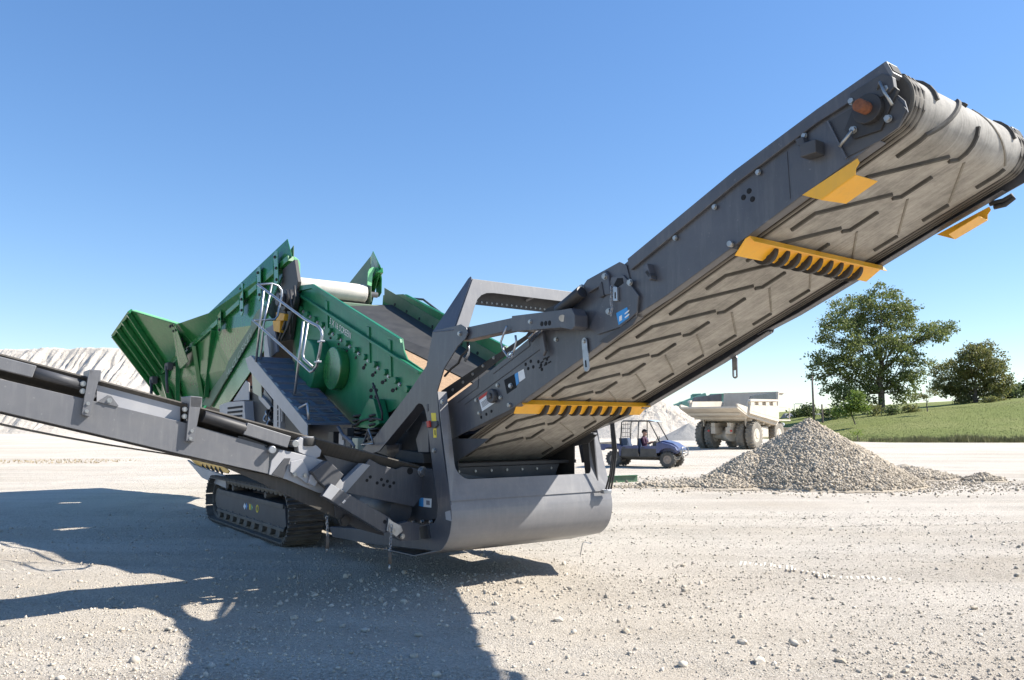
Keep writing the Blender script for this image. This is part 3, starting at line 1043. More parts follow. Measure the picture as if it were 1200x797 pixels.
# folded top rail of the upper section, proud of the web
rail = MB()
rp = [(4.66, 2.956), (5.708, 3.389), (6.349, 3.611), (6.799, 3.747), (6.819, 3.646), (6.357, 3.526), (5.712, 3.291), (4.696, 2.861)]
rail.prism(rp, YN + 0.012, YN - 0.016)
rail.build("top_rail", 'grey', plant, 0.005)
mirror_y(rail).build("top_rail", 'grey', plant, 0.005)
tab = MB().prism([(6.577, 3.625), (6.78, 3.676), (6.838, 3.634), (6.844, 3.57), (6.818, 3.548), (6.597, 3.495)], YN + 0.012, YN - 0.030)
tab.build("rail_end_plate", 'greydark', plant, 0.004)
mirror_y(tab).build("rail_end_plate", 'greydark', plant, 0.004)
# hollow end of the rail tube
ht = MB().prism([(6.783, 3.737), (6.804, 3.742), (6.839, 3.659), (6.823, 3.639)], YN + 0.1, YN - 0.017)
ht.build("rail_tube_end", 'sidegrey', plant)
mirror_y(ht).build("rail_tube_end", 'sidegrey', plant)
e1, e2 = [Vector((p[0], 0, p[1])) for p in [(6.804, 3.742), (6.839, 3.659)]]
ed = e2 - e1
en = Vector((-ed.z, 0, ed.x)).normalized()
if en.x < 0:
    en = -en
hl = MB().slab([tuple(e1 + ed * f + en * .002 + Vector((0, y, 0))) for f, y in ((.18, YN - .008), (.82, YN - .008), (.82, YN + .088), (.18, YN + .088))], 0.006)
hl.build("tube_opening", 'hole', plant)
mirror_y(hl).build("tube_opening", 'hole', plant)

for (px, pz) in [(5.154, 3.029), (5.525, 3.178), (5.897, 3.329), (6.249, 3.471)]:
    bolt(frame_up, (px, YN - 0.002, pz), '-Y', 0.016, 0.016)
for (px, pz) in [(5.76, 3.193), (5.807, 3.226), (5.832, 3.163)]:
    bolt(frame_up, (px, YN + 0.012, pz), '-Y', 0.016, 0.003, 'hole', 'drilled_hole')
for (px, pz) in [(3.3, 2.207), (3.378, 2.229), (3.339, 2.165), (3.416, 2.176), (3.492, 2.218), (3.53, 2.185), (3.604, 2.195), (3.542, 2.146), (3.616, 2.233), (2.564, 1.727), (2.655, 1.755), (2.744, 1.783)]:
    bolt(frame_low, (px, YN - 0.002, pz), '-Y', 0.013, 0.003, 'hole', 'drilled_hole')
for (px, pz) in [(2.478, 1.898), (2.533, 1.769), (2.852, 2.032), (2.903, 1.912), (4.42, 2.56), (4.659, 2.769), (3.75, 2.397), (4.395, 2.859)]:
    bolt(frame_low, (px, YN - 0.002, pz), '-Y', 0.017, 0.016)

# pressed grooves in the lower web (thin strips on the flat web, groove shade put into their dark colour)
for a, b in ([(2.117, -0.877, 1.881), (2.503, -0.877, 2.025)], [(2.775, -0.877, 2.148), (3.368, -0.877, 2.375)], [(2.266, -0.877, 1.86), (3.508, -0.877, 2.325)], [(3.368, -0.877, 2.375), (3.343, -0.877, 2.465)], [(2.503, -0.877, 2.025), (2.518, -0.877, 2.136)]):
    MB().beam(a, b, 0.006, 0.008).build("groove_shade_strip", 'greydark', frame_low)
# weld seams on the upper web
MB().beam(*[(6.108, -0.863, 3.411), (6.119, -0.863, 3.096)], 0.008, 0.006).build("weld_seam", 'grey', frame_up)

# warning stickers, access hole, knob
decal("warning_sticker", [(2.52, 1.914), (2.746, 1.995), (2.805, 1.865), (2.582, 1.785)], YN, 'white', frame_low)
decal("sticker_header", [(2.52, 1.922), (2.738, 2.004), (2.75, 1.978), (2.535, 1.896)], YN - 0.002, 'red', frame_low)
for i in range(5):
    f0 = 0.22 + i * 0.13
    q = [(2.555, 1.887), (2.736, 1.958), (2.78, 1.869), (2.602, 1.802)]
    a0 = [q[0][k] + (q[3][k] - q[0][k]) * f0 for k in (0, 1)]
    a1 = [q[1][k] + (q[2][k] - q[1][k]) * f0 for k in (0, 1)]
    MB().beam((a0[0], YN - 0.003, a0[1]), (a1[0], YN - 0.003, a1[1]), 0.002, 0.006).build("print_line", 'printgrey', frame_low)
kb = MB()
kx, kz = [(2.79, 1.931)][0]
kb.cyl((kx, YN, kz), (kx, YN - 0.05, kz), 0.07, 8)
kb.cyl((kx, YN - 0.05, kz), (kx, YN - 0.07, kz), 0.03, 8)
kb.build("bearing_cap", 'greydark', frame_low, 0.006)
decal("access_hole", [(2.955, 2.077), (3.129, 2.129), (3.162, 2.0), (3.004, 1.941)], YN, 'hole', frame_low, 0.001)
hx, hz = [(3.074, 2.019)][0]
bolt(frame_low, (hx, YN - 0.004, hz), '-Y', 0.02, 0.02, 'galv', 'roller_end')
decal("blue_sticker", [(3.129, 2.125), (3.183, 2.142), (3.196, 2.038), (3.156, 2.016)], YN, 'blue', frame_low)
decal("white_sticker", [(3.183, 2.142), (3.269, 2.165), (3.295, 2.081), (3.203, 2.046)], YN, 'white', frame_low)
decal("blue_brand_sticker", [(4.529, 2.538), (4.655, 2.571), (4.672, 2.487), (4.556, 2.439)], YN - 0.018, 'blue', frame_low)
q = [(4.567, 2.516), (4.595, 2.492), (4.63, 2.526)]
MB().prism([(q[0][0] + dx, q[0][1] + dz) for dx, dz in ((0, -.05), (.03, -.04), (.03, 0), (0, -.01))], YN - 0.021, YN - 0.0225).build("sticker_emblem", 'white', frame_low)
for k in range(2):
    MB().prism([(q[2][0] + dx, q[2][1] - k * .03 + dz) for dx, dz in ((0, -.012), (.05, .01), (.05, .022), (0, 0))], YN - 0.021, YN - 0.0225).build("sticker_print", 'white', frame_low)

# slatted vent of the lower web
for (px, pz) in [(3.582, 2.235), (3.545, 2.207), (3.631, 2.243), (3.594, 2.181), (3.655, 2.199), (3.52, 2.162)]:
    MB().beam((px - .020, YN - .001, pz - .002), (px + .020, YN - .001, pz + .010), 0.004, 0.013).build("vent_slot", 'hole', frame_low)

# rubber skirts above the lower web, with their bolts
for sgn in (-1, 1):
    sk = MB().prism([(1.729, 1.909), (3.512, 2.564), (3.758, 2.752), (3.513, 2.705), (3.201, 2.491), (1.655, 2.023)], -0.80, -0.786)
    s_o = (sk if sgn < 0 else mirror_y(sk)).build("rubber_skirt", 'rubber', plant)
    if sgn < 0:
        for (px, pz) in [(1.905, 2.024), (2.109, 2.097), (2.297, 2.172), (2.486, 2.245), (2.677, 2.314), (2.867, 2.405)]:
            bolt(s_o, (px, -0.802, pz), '-Y', 0.014, 0.012)

# hinge plates of the folding joint, with pins, hooks and a hanging chain
hp = MB().prism([(4.372, 2.655), (4.477, 2.837), (4.614, 2.836), (4.779, 2.649), (4.758, 2.518), (4.576, 2.423), (4.305, 2.388), (4.201, 2.455), (4.309, 2.599)], YN - 0.001, YN - 0.018)
hpo = hp.build("hinge_plate", 'grey', plant, 0.004)
for (px, pz) in [(4.447, 2.561), (4.694, 2.761)]:
    bolt(hpo, (px, YN - 0.019, pz), '-Y', 0.022, 0.02)
hp2 = MB().prism([(4.137, 2.809), (4.192, 2.852), (4.413, 2.903), (4.452, 2.861), (4.479, 2.696), (4.409, 2.699), (4.359, 2.783), (4.212, 2.747)], YN - 0.001, YN - 0.03)
hp2o = hp2.build("hinge_plate", 'grey', plant, 0.006)
for (px, pz) in [(4.132, 2.802), (4.417, 2.852)]:
    bolt(hp2o, (px, YN - 0.03, pz), '-Y', 0.022, 0.02)
lc = MB().prism([(4.525, 2.752), (4.569, 2.742), (4.571, 2.628), (4.523, 2.635)], YN - 0.02, YN - 0.045, holes=[[(4.539, 2.702), (4.554, 2.7), (4.555, 2.651), (4.54, 2.653)]])
lc.build("hasp", 'galv', plant, 0.003)
dark_gap = MB().prism([(4.51, 2.769), (4.55, 2.819), (4.609, 2.81), (4.617, 2.767), (4.549, 2.743)], YN - 0.012, YN - 0.021)
dark_gap.build("hinge_slot", 'hole', plant)
mx = [(4.507, -0.92, 2.746), (4.51, -0.92, 2.69), (4.499, -0.92, 2.636), (4.513, -0.92, 2.579), (4.497, -0.92, 2.533)]
chn = MB()
for i in range(14):
    t = i / 13 * (len(mx) - 1)
    k = min(int(t), len(mx) - 2)
    a = Vector(mx[k]).lerp(Vector(mx[k + 1]), t - k)
    lp = [a + Vector((math.cos(w) * (.008 if i % 2 else .003), math.cos(w) * (.003 if i % 2 else .008), math.sin(w) * .018)) for w in [2 * math.pi * j / 8 for j in range(9)]]
    chn.tube(lp, 0.0035, 5)
chn.build("chain", 'galv', plant)
# fold lock block with spring wire
for nm, pts, y0, y1, mt in (("lock_block", [(4.854, 2.857), (4.908, 2.874), (4.949, 2.749), (4.922, 2.74)], YN + .012, YN - .05, 'grey'),
                             ("lock_block", [(4.349, 2.778), (4.38, 2.816), (4.409, 2.692), (4.357, 2.685)], YN, YN - .04, 'greydark')):
    MB().prism(pts, y0, y1).build(nm, mt, plant, 0.004)
# bottom clip plate near the joint
MB().prism([(4.314, 2.324), (4.355, 2.349), (4.766, 2.491), (4.699, 2.425), (4.415, 2.309)], YN - .001, YN - .012).build("joint_clip", 'greydark', plant, 0.002)
lk = MB()
ax, az = [(4.146, 2.345)][0]
bx, bz = [(4.17, 2.122)][0]
n_ = Vector((bx - ax, 0, bz - az)).normalized()
sd = Vector((-n_.z, 0, n_.x))
lp = [(ax + sd.x * .032 * math.cos(t) - n_.x * .032 * math.sin(t), az + sd.z * .032 * math.cos(t) - n_.z * .032 * math.sin(t)) for t in [math.pi * k / 8 for k in range(9)]]
lp += [(bx + sd.x * .032 * math.cos(t) - n_.x * .032 * math.sin(t), bz + sd.z * .032 * math.cos(t) - n_.z * .032 * math.sin(t)) for t in [math.pi + math.pi * k / 8 for k in range(9)]]
lko = lk.prism(lp, YN - .014, YN - .026).build("lift_link", 'galv', plant, 0.003)
bolt(lko, (ax, YN - .026, az), '-Y', 0.016, 0.014)
sl = MB().prism([(ax + (bx - ax) * f + sd.x * w, az + (bz - az) * f + sd.z * w) for f, w in ((.72, -.008), (.98, -.008), (.98, .008), (.72, .008))], YN - .0262, YN - .0275)
sl.build("link_slot", 'hole', lko)
# link that hangs from the far rail
fx, fz = [(4.281, 2.281)][0]
gx, gz = [(4.28, 2.119)][0]
fl = MB().prism([(fx + .03 * math.cos(t), fz + .03 * math.sin(t)) for t in [math.pi * k / 8 for k in range(9)]] + [(gx - .03 * math.cos(t), gz - .03 * math.sin(t)) for t in [math.pi * k / 8 for k in range(9)]], 0.88, 0.892,
                holes=[[(gx - .012, gz - .01), (gx + .012, gz - .01), (gx + .012, gz + .05), (gx - .012, gz + .05)]])
fl.build("lift_link", 'galv', plant, 0.003)

# bracket stubs on the upper web
for pts in ([(6.21, 3.449), (6.265, 3.452), (6.28, 3.397), (6.232, 3.4)], [(4.879, 2.813), (4.916, 2.827), (4.949, 2.769), (4.923, 2.76)]):
    MB().prism(pts, YN + .01, YN - .05).build("bracket_stub", 'greydark', plant, 0.004)
sb = MB()
c0 = [(6.327, -0.93, 3.343)][0]
sb.box((c0[0] - .06, YN - .09, c0[2] - .035), (c0[0] + .05, YN + .005, c0[2] + .05))
sb.build("bracket_box", 'greydark', plant, 0.005)

# ---------------------------------------------------------------- discharge belt
ZB = 0.619
DR = 0.185
cx_h = 6.70
cz_h = ZB + KA * cx_h + (DR + 0.012) / CA
sx_h, sz_h = cx_h - 0.01, cz_h - 0.05
s_t = (cx_h + SA * DR) / CA - 0.0
tang = (cx_h + SA * (DR + .012), cz_h - CA * (DR + .012))
S_T = tang[0] / CA
def belt_xz(s, h=0.0):
    """point on the outer belt face at arc position s (from X=0 along the slope), lifted outwards by h"""
    if s <= S_T:
        return (s * CA + SA * h, ZB + s * SA - CA * h)
    a = (s - S_T) / (DR + 0.012)
    ang = math.radians(-68.0) + a
    if a <= math.pi:
        r = DR + 0.012 + h
        return (cx_h + math.cos(ang) * r, cz_h + math.sin(ang) * r)
    s2 = s - S_T - math.pi * (DR + 0.012)
    bx_ = cx_h + math.cos(R(112)) * (DR + .012 + h)
    bz_ = cz_h + math.sin(R(112)) * (DR + .012 + h)
    return (bx_ - s2 * CA, bz_ - s2 * SA)

m, nt, b = new_mat('ribbed_belt')
N, L = nt.nodes, nt.links
tc = N.new("ShaderNodeTexCoord")
sep = N.new("ShaderNodeSeparateXYZ")
L.new(tc.outputs["Object"], sep.inputs[0])
mp = N.new("ShaderNodeMapping")
mp.inputs["Scale"].default_value = (0.3, 22.0, 0.3)
L.new(tc.outputs["Object"], mp.inputs[0])
n1 = N.new("ShaderNodeTexNoise")
n1.inputs["Scale"].default_value = 2.4
n1.inputs["Detail"].default_value = 9
n1.inputs["Roughness"].default_value = 0.68
L.new(mp.outputs[0], n1.inputs["Vector"])
n2 = N.new("ShaderNodeTexNoise")
n2.inputs["Scale"].default_value = 4.5
n2.inputs["Detail"].default_value = 10
n2.inputs["Roughness"].default_value = 0.75
L.new(tc.outputs["Object"], n2.inputs["Vector"])
cr = N.new("ShaderNodeValToRGB")
cr.color_ramp.elements[0].position = 0.30
cr.color_ramp.elements[0].color = (0.14, 0.132, 0.118, 1)
cr.color_ramp.elements[1].position = 0.72
cr.color_ramp.elements[1].color = (0.54, 0.51, 0.46, 1)
mixn = N.new("ShaderNodeMath")
mixn.operation = 'MULTIPLY_ADD'
mixn.inputs[1].default_value = 0.36
L.new(n1.outputs["Fac"], mixn.inputs[0])
sc2 = N.new("ShaderNodeMath")
sc2.operation = 'MULTIPLY'
sc2.inputs[1].default_value = 0.64
L.new(n2.outputs["Fac"], sc2.inputs[0])
L.new(sc2.outputs[0], mixn.inputs[2])
L.new(mixn.outputs[0], cr.inputs[0])
ab = N.new("ShaderNodeMath")
ab.operation = 'ABSOLUTE'
L.new(sep.outputs[1], ab.inputs[0])
er = N.new("ShaderNodeMapRange")
er.inputs[1].default_value = 0.62
er.inputs[2].default_value = 0.70
er.inputs[3].default_value = 0.0
er.inputs[4].default_value = 0.7
L.new(ab.outputs[0], er.inputs[0])
mxe = N.new("ShaderNodeMix")
mxe.data_type = 'RGBA'
L.new(er.outputs[0], mxe.inputs[0])
L.new(cr.outputs[0], mxe.inputs[6])
mxe.inputs[7].default_value = (0.10, 0.085, 0.065, 1)
L.new(mxe.outputs[2], b.inputs["Base Color"])
b.inputs["Roughness"].default_value = 0.9
bp = N.new("ShaderNodeBump")
bp.inputs["Strength"].default_value = 0.35
bp.inputs["Distance"].default_value = 0.01
L.new(mixn.outputs[0], bp.inputs["Height"])
L.new(bp.outputs[0], b.inputs["Normal"])
M['ribbelt'] = m

S_END = S_T + math.pi * (DR + .012)
prof = [belt_xz(s) for s in [1.2 + i * (S_T - 1.2) / 20 for i in range(20)]] + [belt_xz(S_T + i * math.pi * (DR + .012) / 24) for i in range(25)] + [belt_xz(S_END + i * 0.3) for i in range(1, 19)]
belt = MB().sheet(prof, -0.78, 0.78, 0.012)
belt.s = [True] * len(belt.s)
belt_o = belt.build("conveyor_belt", 'ribbelt', plant)
em = belt_o.modifiers.new("edges", 'EDGE_SPLIT')
em.split_angle = R(40)

# raised longitudinal ribs on the belt edge
for sg in (-1, 1):
    for yo in (0.665, 0.715, 0.755):
        pr = [belt_xz(1.2 + i * (S_END - 1.2) / 60, 0.008) for i in range(61)]
        MB().sheet(pr, sg * yo - .009, sg * yo + .009, 0.007).build("belt_edge_rib", 'beltdark', belt_o)

def cleat(path, w=0.020, h=0.020):
    """one rubber cleat following a path of (s, t) points on the belt"""
    pts = []
    for (s0, t0), (s1, t1) in zip(path[:-1], path[1:]):
        n = max(2, int(math.hypot(s1 - s0, t1 - t0) / 0.05))
        pts += [(s0 + (s1 - s0) * i / n, t0 + (t1 - t0) * i / n) for i in range(n)]
    pts.append(path[-1])
    vs, n = [], len(pts)
    for i, (s, t) in enumerate(pts):
        a, b_ = pts[max(i - 1, 0)], pts[min(i + 1, n - 1)]
        ds, dt = b_[0] - a[0], b_[1] - a[1]
        l = math.hypot(ds, dt)
        ns, nt_ = -dt / l, ds / l
        for k, hh, ww in ((-1, -0.002, w / 2 + .004), (-1, h, w / 2), (1, h, w / 2), (1, -0.002, w / 2 + .004)):
            x, z = belt_xz(s + ns * k * ww, hh)
            vs.append((x, t + nt_ * k * ww, z))
    fs = []
    for i in range(n - 1):
        for k in range(4):
            j = (k + 1) % 4
            fs.append((i * 4 + k, i * 4 + j, (i + 1) * 4 + j, (i + 1) * 4 + k))
    fs += [(0, 1, 2, 3), ((n - 1) * 4 + 3, (n - 1) * 4 + 2, (n - 1) * 4 + 1, (n - 1) * 4)]
    return MB().add(vs, fs)

for k in range(-4, 12):
    s0 = 3.50 + 0.407 * k
    cleat([(s0, -.52), (s0 + .20, -.52), (s0 + .54, -.11)]).build("cleat", 'cleat', belt_o)
    cleat([(s0 + .51, -.055), (s0 + .545, 0.0), (s0 + .77, 0.0)]).build("cleat", 'cleat', belt_o)
    cleat([(s0, .545), (s0 + .20, .545)]).build("cleat", 'cleat', belt_o)
    cleat([(s0 + .22, .53), (s0 + .54, .10)], 0.012, 0.007).build("pale_lit_cleat", 'belt', belt_o)  # far arm thinner and paler, its lighting put into shape and colour

# head drum with lagging, shaft, bearings
dr = MB().cyl((cx_h, -0.80, cz_h), (cx_h, 0.80, cz_h), DR, 40)
dr.build("head_drum", 'beltdark', plant)
MB().cyl((sx_h, -1.02, sz_h), (sx_h, 1.02, sz_h), 0.037, 18).build("drum_shaft", 'rust', plant, 0.006)
for sg in (-1, 1):
    hb = MB()
    hb.prism(arc(sx_h, sz_h, 0.088, 0, 345, 23), sg * .862, sg * .93)
    pl_ = [(sx_h + math.cos(R(a)) * r, sz_h + math.sin(R(a)) * r) for a, r in ((22, .18), (52, .18), (112, .15), (202, .18), (232, .18), (292, .15))]
    hb.prism(pl_, sg * .860, sg * .889)
    hbo = hb.build("bearing_housing", 'black', plant, 0.006)
    for a in (40, 140, 220, 320):
        r = .138
        bolt(hbo, (sx_h + math.cos(R(a)) * r, sg * .889, sz_h + math.sin(R(a)) * r), '-Y' if sg < 0 else 'Y', 0.018, 0.024)
    MB().tube([(sx_h + .06, sg * .90, sz_h + .10), (sx_h + .085, sg * .925, sz_h + .13), (sx_h + .11, sg * .93, sz_h + .06), (sx_h + .15, sg * .925, sz_h - .03)], 0.009, 6).build("grease_pipe", 'zinc', hbo)
    MB().tube([(sx_h - .19, sg * .91, sz_h - .17), (sx_h - .15, sg * .915, sz_h - .14), (sx_h - .10, sg * .92, sz_h - .10)], 0.011, 6).build("take_up_screw", 'zinc', hbo)
MB().beam(*[(6.417, -0.885, 3.511), (6.527, -0.885, 3.241)], 0.014, 0.012).build("bay_lip", 'grey', frame_up)
decal("bearing_bay", [(6.416, 3.514), (6.522, 3.255), (6.725, 3.294), (6.838, 3.34), (6.892, 3.428), (6.82, 3.549), (6.602, 3.554)], YN + .010, 'greydark', frame_up, 0.006)

# ---------------------------------------------------------------- yellow roller guards with disc return rollers
def guard(T, B, y0, y1, nslot, s0, s1):
    T, B = Vector((T[0], 0, T[1])), Vector((B[0], 0, B[1]))
    wv = B - T
    H_ = wv.length
    wv.normalize()
    nv = Vector((0, 1, 0)).cross(wv)
    poly = [(y0 + .02, 0), (y1 - .02, 0), (y1, .03), (y1 - .03, H_)]
    xs = [s1 + (s0 - s1) * i / (nslot - 1) for i in range(nslot)]
    for y in xs:
        poly += [(y + .022, H_), (y + .022 + .03, H_ * .42), (y + .03, H_ * .34), (y - .022 + .03, H_ * .42), (y - .03, H_)]
    poly += [(y0 + .03, H_), (y0, .03)]
    mb = MB().prism(poly, 0, 0.008, 'X')
    mb.v = [tuple(T + Vector((0, p[1], 0)) + wv * p[2] + nv * p[0]) for p in mb.v]
    lip = MB().box((0, y0 + .02, 0), (0.055, y1 - .02, 0.007))
    lip.v = [tuple(T + Vector((0, p[1], 0)) + wv * p[2] - nv * p[0]) for p in lip.v]
    mb.add(lip.v, lip.f)
    g = mb.build("roller_guard", 'yellow', plant, 0.004)
    # return roller behind it
    c = T + wv * (H_ * 0.62) + Vector((-0.050, 0, 0.035))
    ro = MB().cyl((c.x, y0 + .01, c.z), (c.x, y1 - .01, c.z), 0.028, 14).build("return_roller", 'greydark', plant)
    me = MB()
    me.cyl((0, -.022, 0), (0, .022, 0), 0.098, 26)
    me.cyl((0, -.03, 0), (0, .03, 0), 0.06, 20)
    me = me.mesh("roller_disc")
    me.materials.append(M['rubber'])
    for y in xs:
        inst("roller_disc", me, ro, (c.x, y, c.z))
    for sg, yy in ((-1, y0), (1, y1)):
        e = MB().cyl((c.x, yy, c.z), (c.x, yy + sg * .035, c.z), 0.022, 10)
        e.build("roller_stub", 'zinc', ro, 0.003)
    return g
q = [(3.18, 1.88), (3.057, 1.755)]
guard(q[0], q[1], -0.865, 0.865, 9, -0.50, 0.60)
q = [(5.791, 2.919), (5.653, 2.81)]
guard(q[0], q[1], -0.865, 0.865, 9, -0.50, 0.60)

# nip guards at the head drum, one per side
def nip(sg):
    a = [(6.205, -0.862, 3.098), (6.35, -0.862, 3.149), (6.552, -0.862, 3.254), (6.594, -0.862, 3.232), (6.558, -0.862, 3.163), (6.63, -0.862, 3.112), (6.429, -0.862, 3.0), (6.334, -0.862, 3.066)]
    mb = MB()
    # plate lying along the web, folded under towards the belt
    up = [Vector(p) for p in [(6.205, -0.862, 3.098), (6.362, -0.862, 3.151), (6.536, -0.862, 3.254), (6.579, -0.862, 3.247)]]
    x0, z0 = [(6.211, 3.096)][0]
    x1, z1 = [(6.589, 3.228)][0]
    yy = YN + .004
    d = Vector((x1 - x0, 0, z1 - z0)).normalized()
    nn = Vector((d.z, 0, -d.x))
    P = lambda s, n, y: tuple(Vector((x0, y, z0)) + d * s + nn * n)
    Ln = math.hypot(x1 - x0, z1 - z0)
    mb.slab([P(0, 0, yy), P(Ln, 0, yy), P(Ln, .03, yy), P(Ln * .92, .05, yy), P(Ln * .88, .085, yy), P(Ln * .25, .10, yy)], 0.007)
    mb.slab([P(Ln * .25, .10, yy), P(Ln * .88, .085, yy), P(Ln * .93, .10, yy + .20), P(Ln * .36, .115, yy + .20)], 0.007)
    if sg > 0:
        mb = mirror_y(mb)
    mb.build("nip_guard", 'yellow', plant, 0.002)
nip(-1)
nip(1)
# hose loop under the far head
MB().tube([(6.609, 0.9, 3.223), (6.682, 0.9, 3.225), (6.74, 0.9, 3.261), (6.73, 0.9, 3.282), (6.673, 0.9, 3.258), (6.582, 0.9, 3.254)], 0.018, 8).build("hydraulic_hose", 'rubber', plant)
# cross braces inside the conveyor and carrying idlers
for xx in (2.6, 3.6, 4.6, 5.6):
    MB().cyl((xx, -0.85, ZB + KA * xx + .20), (xx, 0.85, ZB + KA * xx + .20), 0.045, 12).build("idler_roller", 'greydark', plant)

# ---------------------------------------------------------------- portal frame and bucket-shaped guard
YP = -1.08
plate = [(2.68, 3.105), (2.633, 3.087), (2.42, 2.945), (1.939, 2.636), (1.872, 2.424), (1.811, 2.274), (1.666, 2.172), (1.411, 1.997), (0.627, 1.521), (0.262, 1.353), (0.545, 1.32), (0.725, 1.345), (0.853, 1.416), (1.552, 1.821), (1.608, 1.861), (1.664, 1.882), (1.739, 1.868), (1.795, 1.813), (1.834, 1.722), (1.873, 1.589), (1.903, 1.456), (1.971, 1.204), (2.027, 1.025), (2.082, 0.841), (2.067, 0.721), (2.0, 0.654), (1.301, 0.529), (0.849, 0.453), (0.855, 0.302), (1.307, 0.33), (2.074, 0.383), (2.158, 0.41), (2.256, 0.489), (2.319, 0.587), (2.349, 0.714), (2.343, 0.813), (2.296, 1.0), (2.226, 1.19), (2.164, 1.41), (2.09, 1.721), (2.041, 1.994), (2.074, 2.054), (2.174, 2.225), (2.435, 2.432), (2.578, 2.497), (2.624, 2.552), (2.592, 2.606), (2.496, 2.65), (2.383, 2.644), (2.557, 2.883), (2.696, 3.052)]
leg_n = MB().prism(plate[3:49], YP, YP + 0.014)
near_leg = leg_n.build("portal_side_plate", 'grey', plant, 0.003)
mirror_y(leg_n).build("portal_side_plate", 'grey', plant, 0.003)
# edge flanges that give the legs their box section
for sg in (-1, 1):
    e = MB()
    back = [plate[i] for i in (3, 4, 5, 6, 7, 8, 9)]
    e.sheet(back, YP + .014, YP + .15, -0.010)
    inner = [plate[i] for i in (12, 13, 14, 15, 16, 17, 18, 19, 20, 21)]
    e.sheet(inner, YP + .014, YP + .13, 0.008)
    if sg > 0:
        e = mirror_y(e)
    e.build("portal_flange", 'grey', plant, 0.003)
# front strips beside the belt, running down into the guard
low_prof = [plate[i] for i in range(40, 29, -1)]
def x_front(z):
    pts = sorted([(p[1], p[0]) for p in low_prof])
    for (z0, x0), (z1, x1) in zip(pts[:-1], pts[1:]):
        if z0 <= z <= z1:
            return x0 + (x1 - x0) * (z - z0) / max(z1 - z0, 1e-6)
    return pts[0][1] if z < pts[0][0] else pts[-1][1]
ztop = low_prof[0][1]
zc = 1.10
fr = 0.16
Yi = -0.97
pol = [(YP + .002, zc - .20), (YP + .002, ztop), (Yi, ztop), (Yi, zc + fr)] + [(Yi + fr - fr * math.cos(R(a)), zc + fr - fr * math.sin(R(a))) for a in (15, 30, 45, 60, 75, 90)]
pol += [(0.86 - fr * .4 + fr * .4 * math.sin(R(a)), zc + fr - fr * math.cos(R(a))) for a in (0, 15, 30, 45, 60, 75)] + [(0.86, zc + fr), (0.91, 1.56), (-YP - .04, 1.56), (-YP - .002, zc - .20)]
fp = MB().prism(pol, 0.0, 0.010, 'X')
# refine so that it can follow the profile
fp.v = [(p[0] + x_front(p[2]) + 0.003, p[1], p[2]) for p in fp.v]
fp.build("guard_front_plate", 'bucket', plant)
lower = [(x_front(zc - .17) - .004, zc - .17), (x_front(zc - .20) - .001, zc - .205)]
lp_ = [p for p in low_prof if p[1] < zc - .22]
dense = []
for i in range(len(lp_) - 1):
    for k in range(4):
        t = k / 4
        p0, p1, p2, p3 = lp_[max(i - 1, 0)], lp_[i], lp_[i + 1], lp_[min(i + 2, len(lp_) - 1)]
        dense.append(tuple(0.5 * (2 * p1[c] + (p2[c] - p0[c]) * t + (2 * p0[c] - 5 * p1[c] + 4 * p2[c] - p3[c]) * t * t + (3 * p1[c] - p0[c] - 3 * p2[c] + p3[c]) * t ** 3) for c in (0, 1)))
dense.append(lp_[-1])
lower += [(p[0] + .003, p[1]) for p in dense] + [(1.6, .27), (0.9, .25)]
bk = MB().sheet(lower, YP + .002, -YP - .002, -0.010)
bk.s = [True] * len(bk.s)
bko = bk.build("bucket_guard", 'bucket', plant)
bko.modifiers.new("edges", 'EDGE_SPLIT').split_angle = R(50)
# bright scuff on the curved edge
decal("bare_metal_patch", [(2.229, 0.786), (2.327, 0.811), (2.352, 0.706), (2.247, 0.713)], YP, 'silver', near_leg, 0.0015)
decal("warning_sticker", [(1.926, 1.775), (2.023, 1.774), (2.042, 1.66), (1.946, 1.66)], YP, 'pyellow', near_leg)
decal("sticker_symbol", [(1.973, 1.633), (2.034, 1.633), (2.045, 1.52), (1.985, 1.519)], YP, 'pyellow', near_leg)
decal("red_emergency_button", [(1.897, 1.686), (1.95, 1.695), (1.969, 1.633), (1.917, 1.624)], YP - .02, 'red', near_leg, 0.02)
decal("button_shroud", [(1.82, 1.687), (2.068, 1.69), (2.086, 1.651), (2.017, 1.616), (1.858, 1.624)], YP, 'greydark', near_leg, 0.018)
decal("arrow_print", [(2.004, 1.598), (2.021, 1.598), (2.028, 1.546), (2.01, 1.546)], YP - .002, 'black', near_leg, 0.0015)
for (px, pz) in [(2.482, 2.557), (2.163, 1.885), (2.001, 1.388)]:
    bolt(near_leg, (px, YP, pz), '-Y', 0.022, 0.02)
sm = MB()
sm.beam(*[(1.85, -1.081, 1.865), (1.861, -1.081, 1.794)], 0.006, 0.03)
sm.build("weld_seam", 'greydark', near_leg)

# cross head of the portal: the legs lean inwards above the lug and meet a folded top beam
F0, F1 = Vector((2.367, YP, 2.60)), Vector((2.267, -0.803, 3.174))
top_side = [F0, F1, Vector((2.224, -0.786, 3.21)), Vector((2.194, -0.799, 3.186)), Vector((2.115, -0.891, 3.005)), Vector((1.939, YP, 2.62))]
for sg in (-1, 1):
    u_ = MB().slab(top_side, 0.014)
    u_.slab([Vector((2.194, -0.799, 3.186)), Vector((2.115, -0.891, 3.005)), Vector((1.939, YP, 2.62)), Vector((1.94, -.93, 2.62)), Vector((2.11, -.75, 3.005)), Vector((2.19, -.66, 3.186))], 0.010)
    if sg > 0:
        u_ = mirror_y(u_)
    u_.build("portal_top_leg", 'grey', plant, 0.004)
ch = MB()
half = [(-0.800, 3.176), (-1.077, 2.605), (-.925, 2.605), (-.80, 2.89), (-.765, 2.955), (-.71, 3.005), (-.64, 3.035), (-.55, 3.045)]
pol = half + [(-y, z) for y, z in half[::-1]]
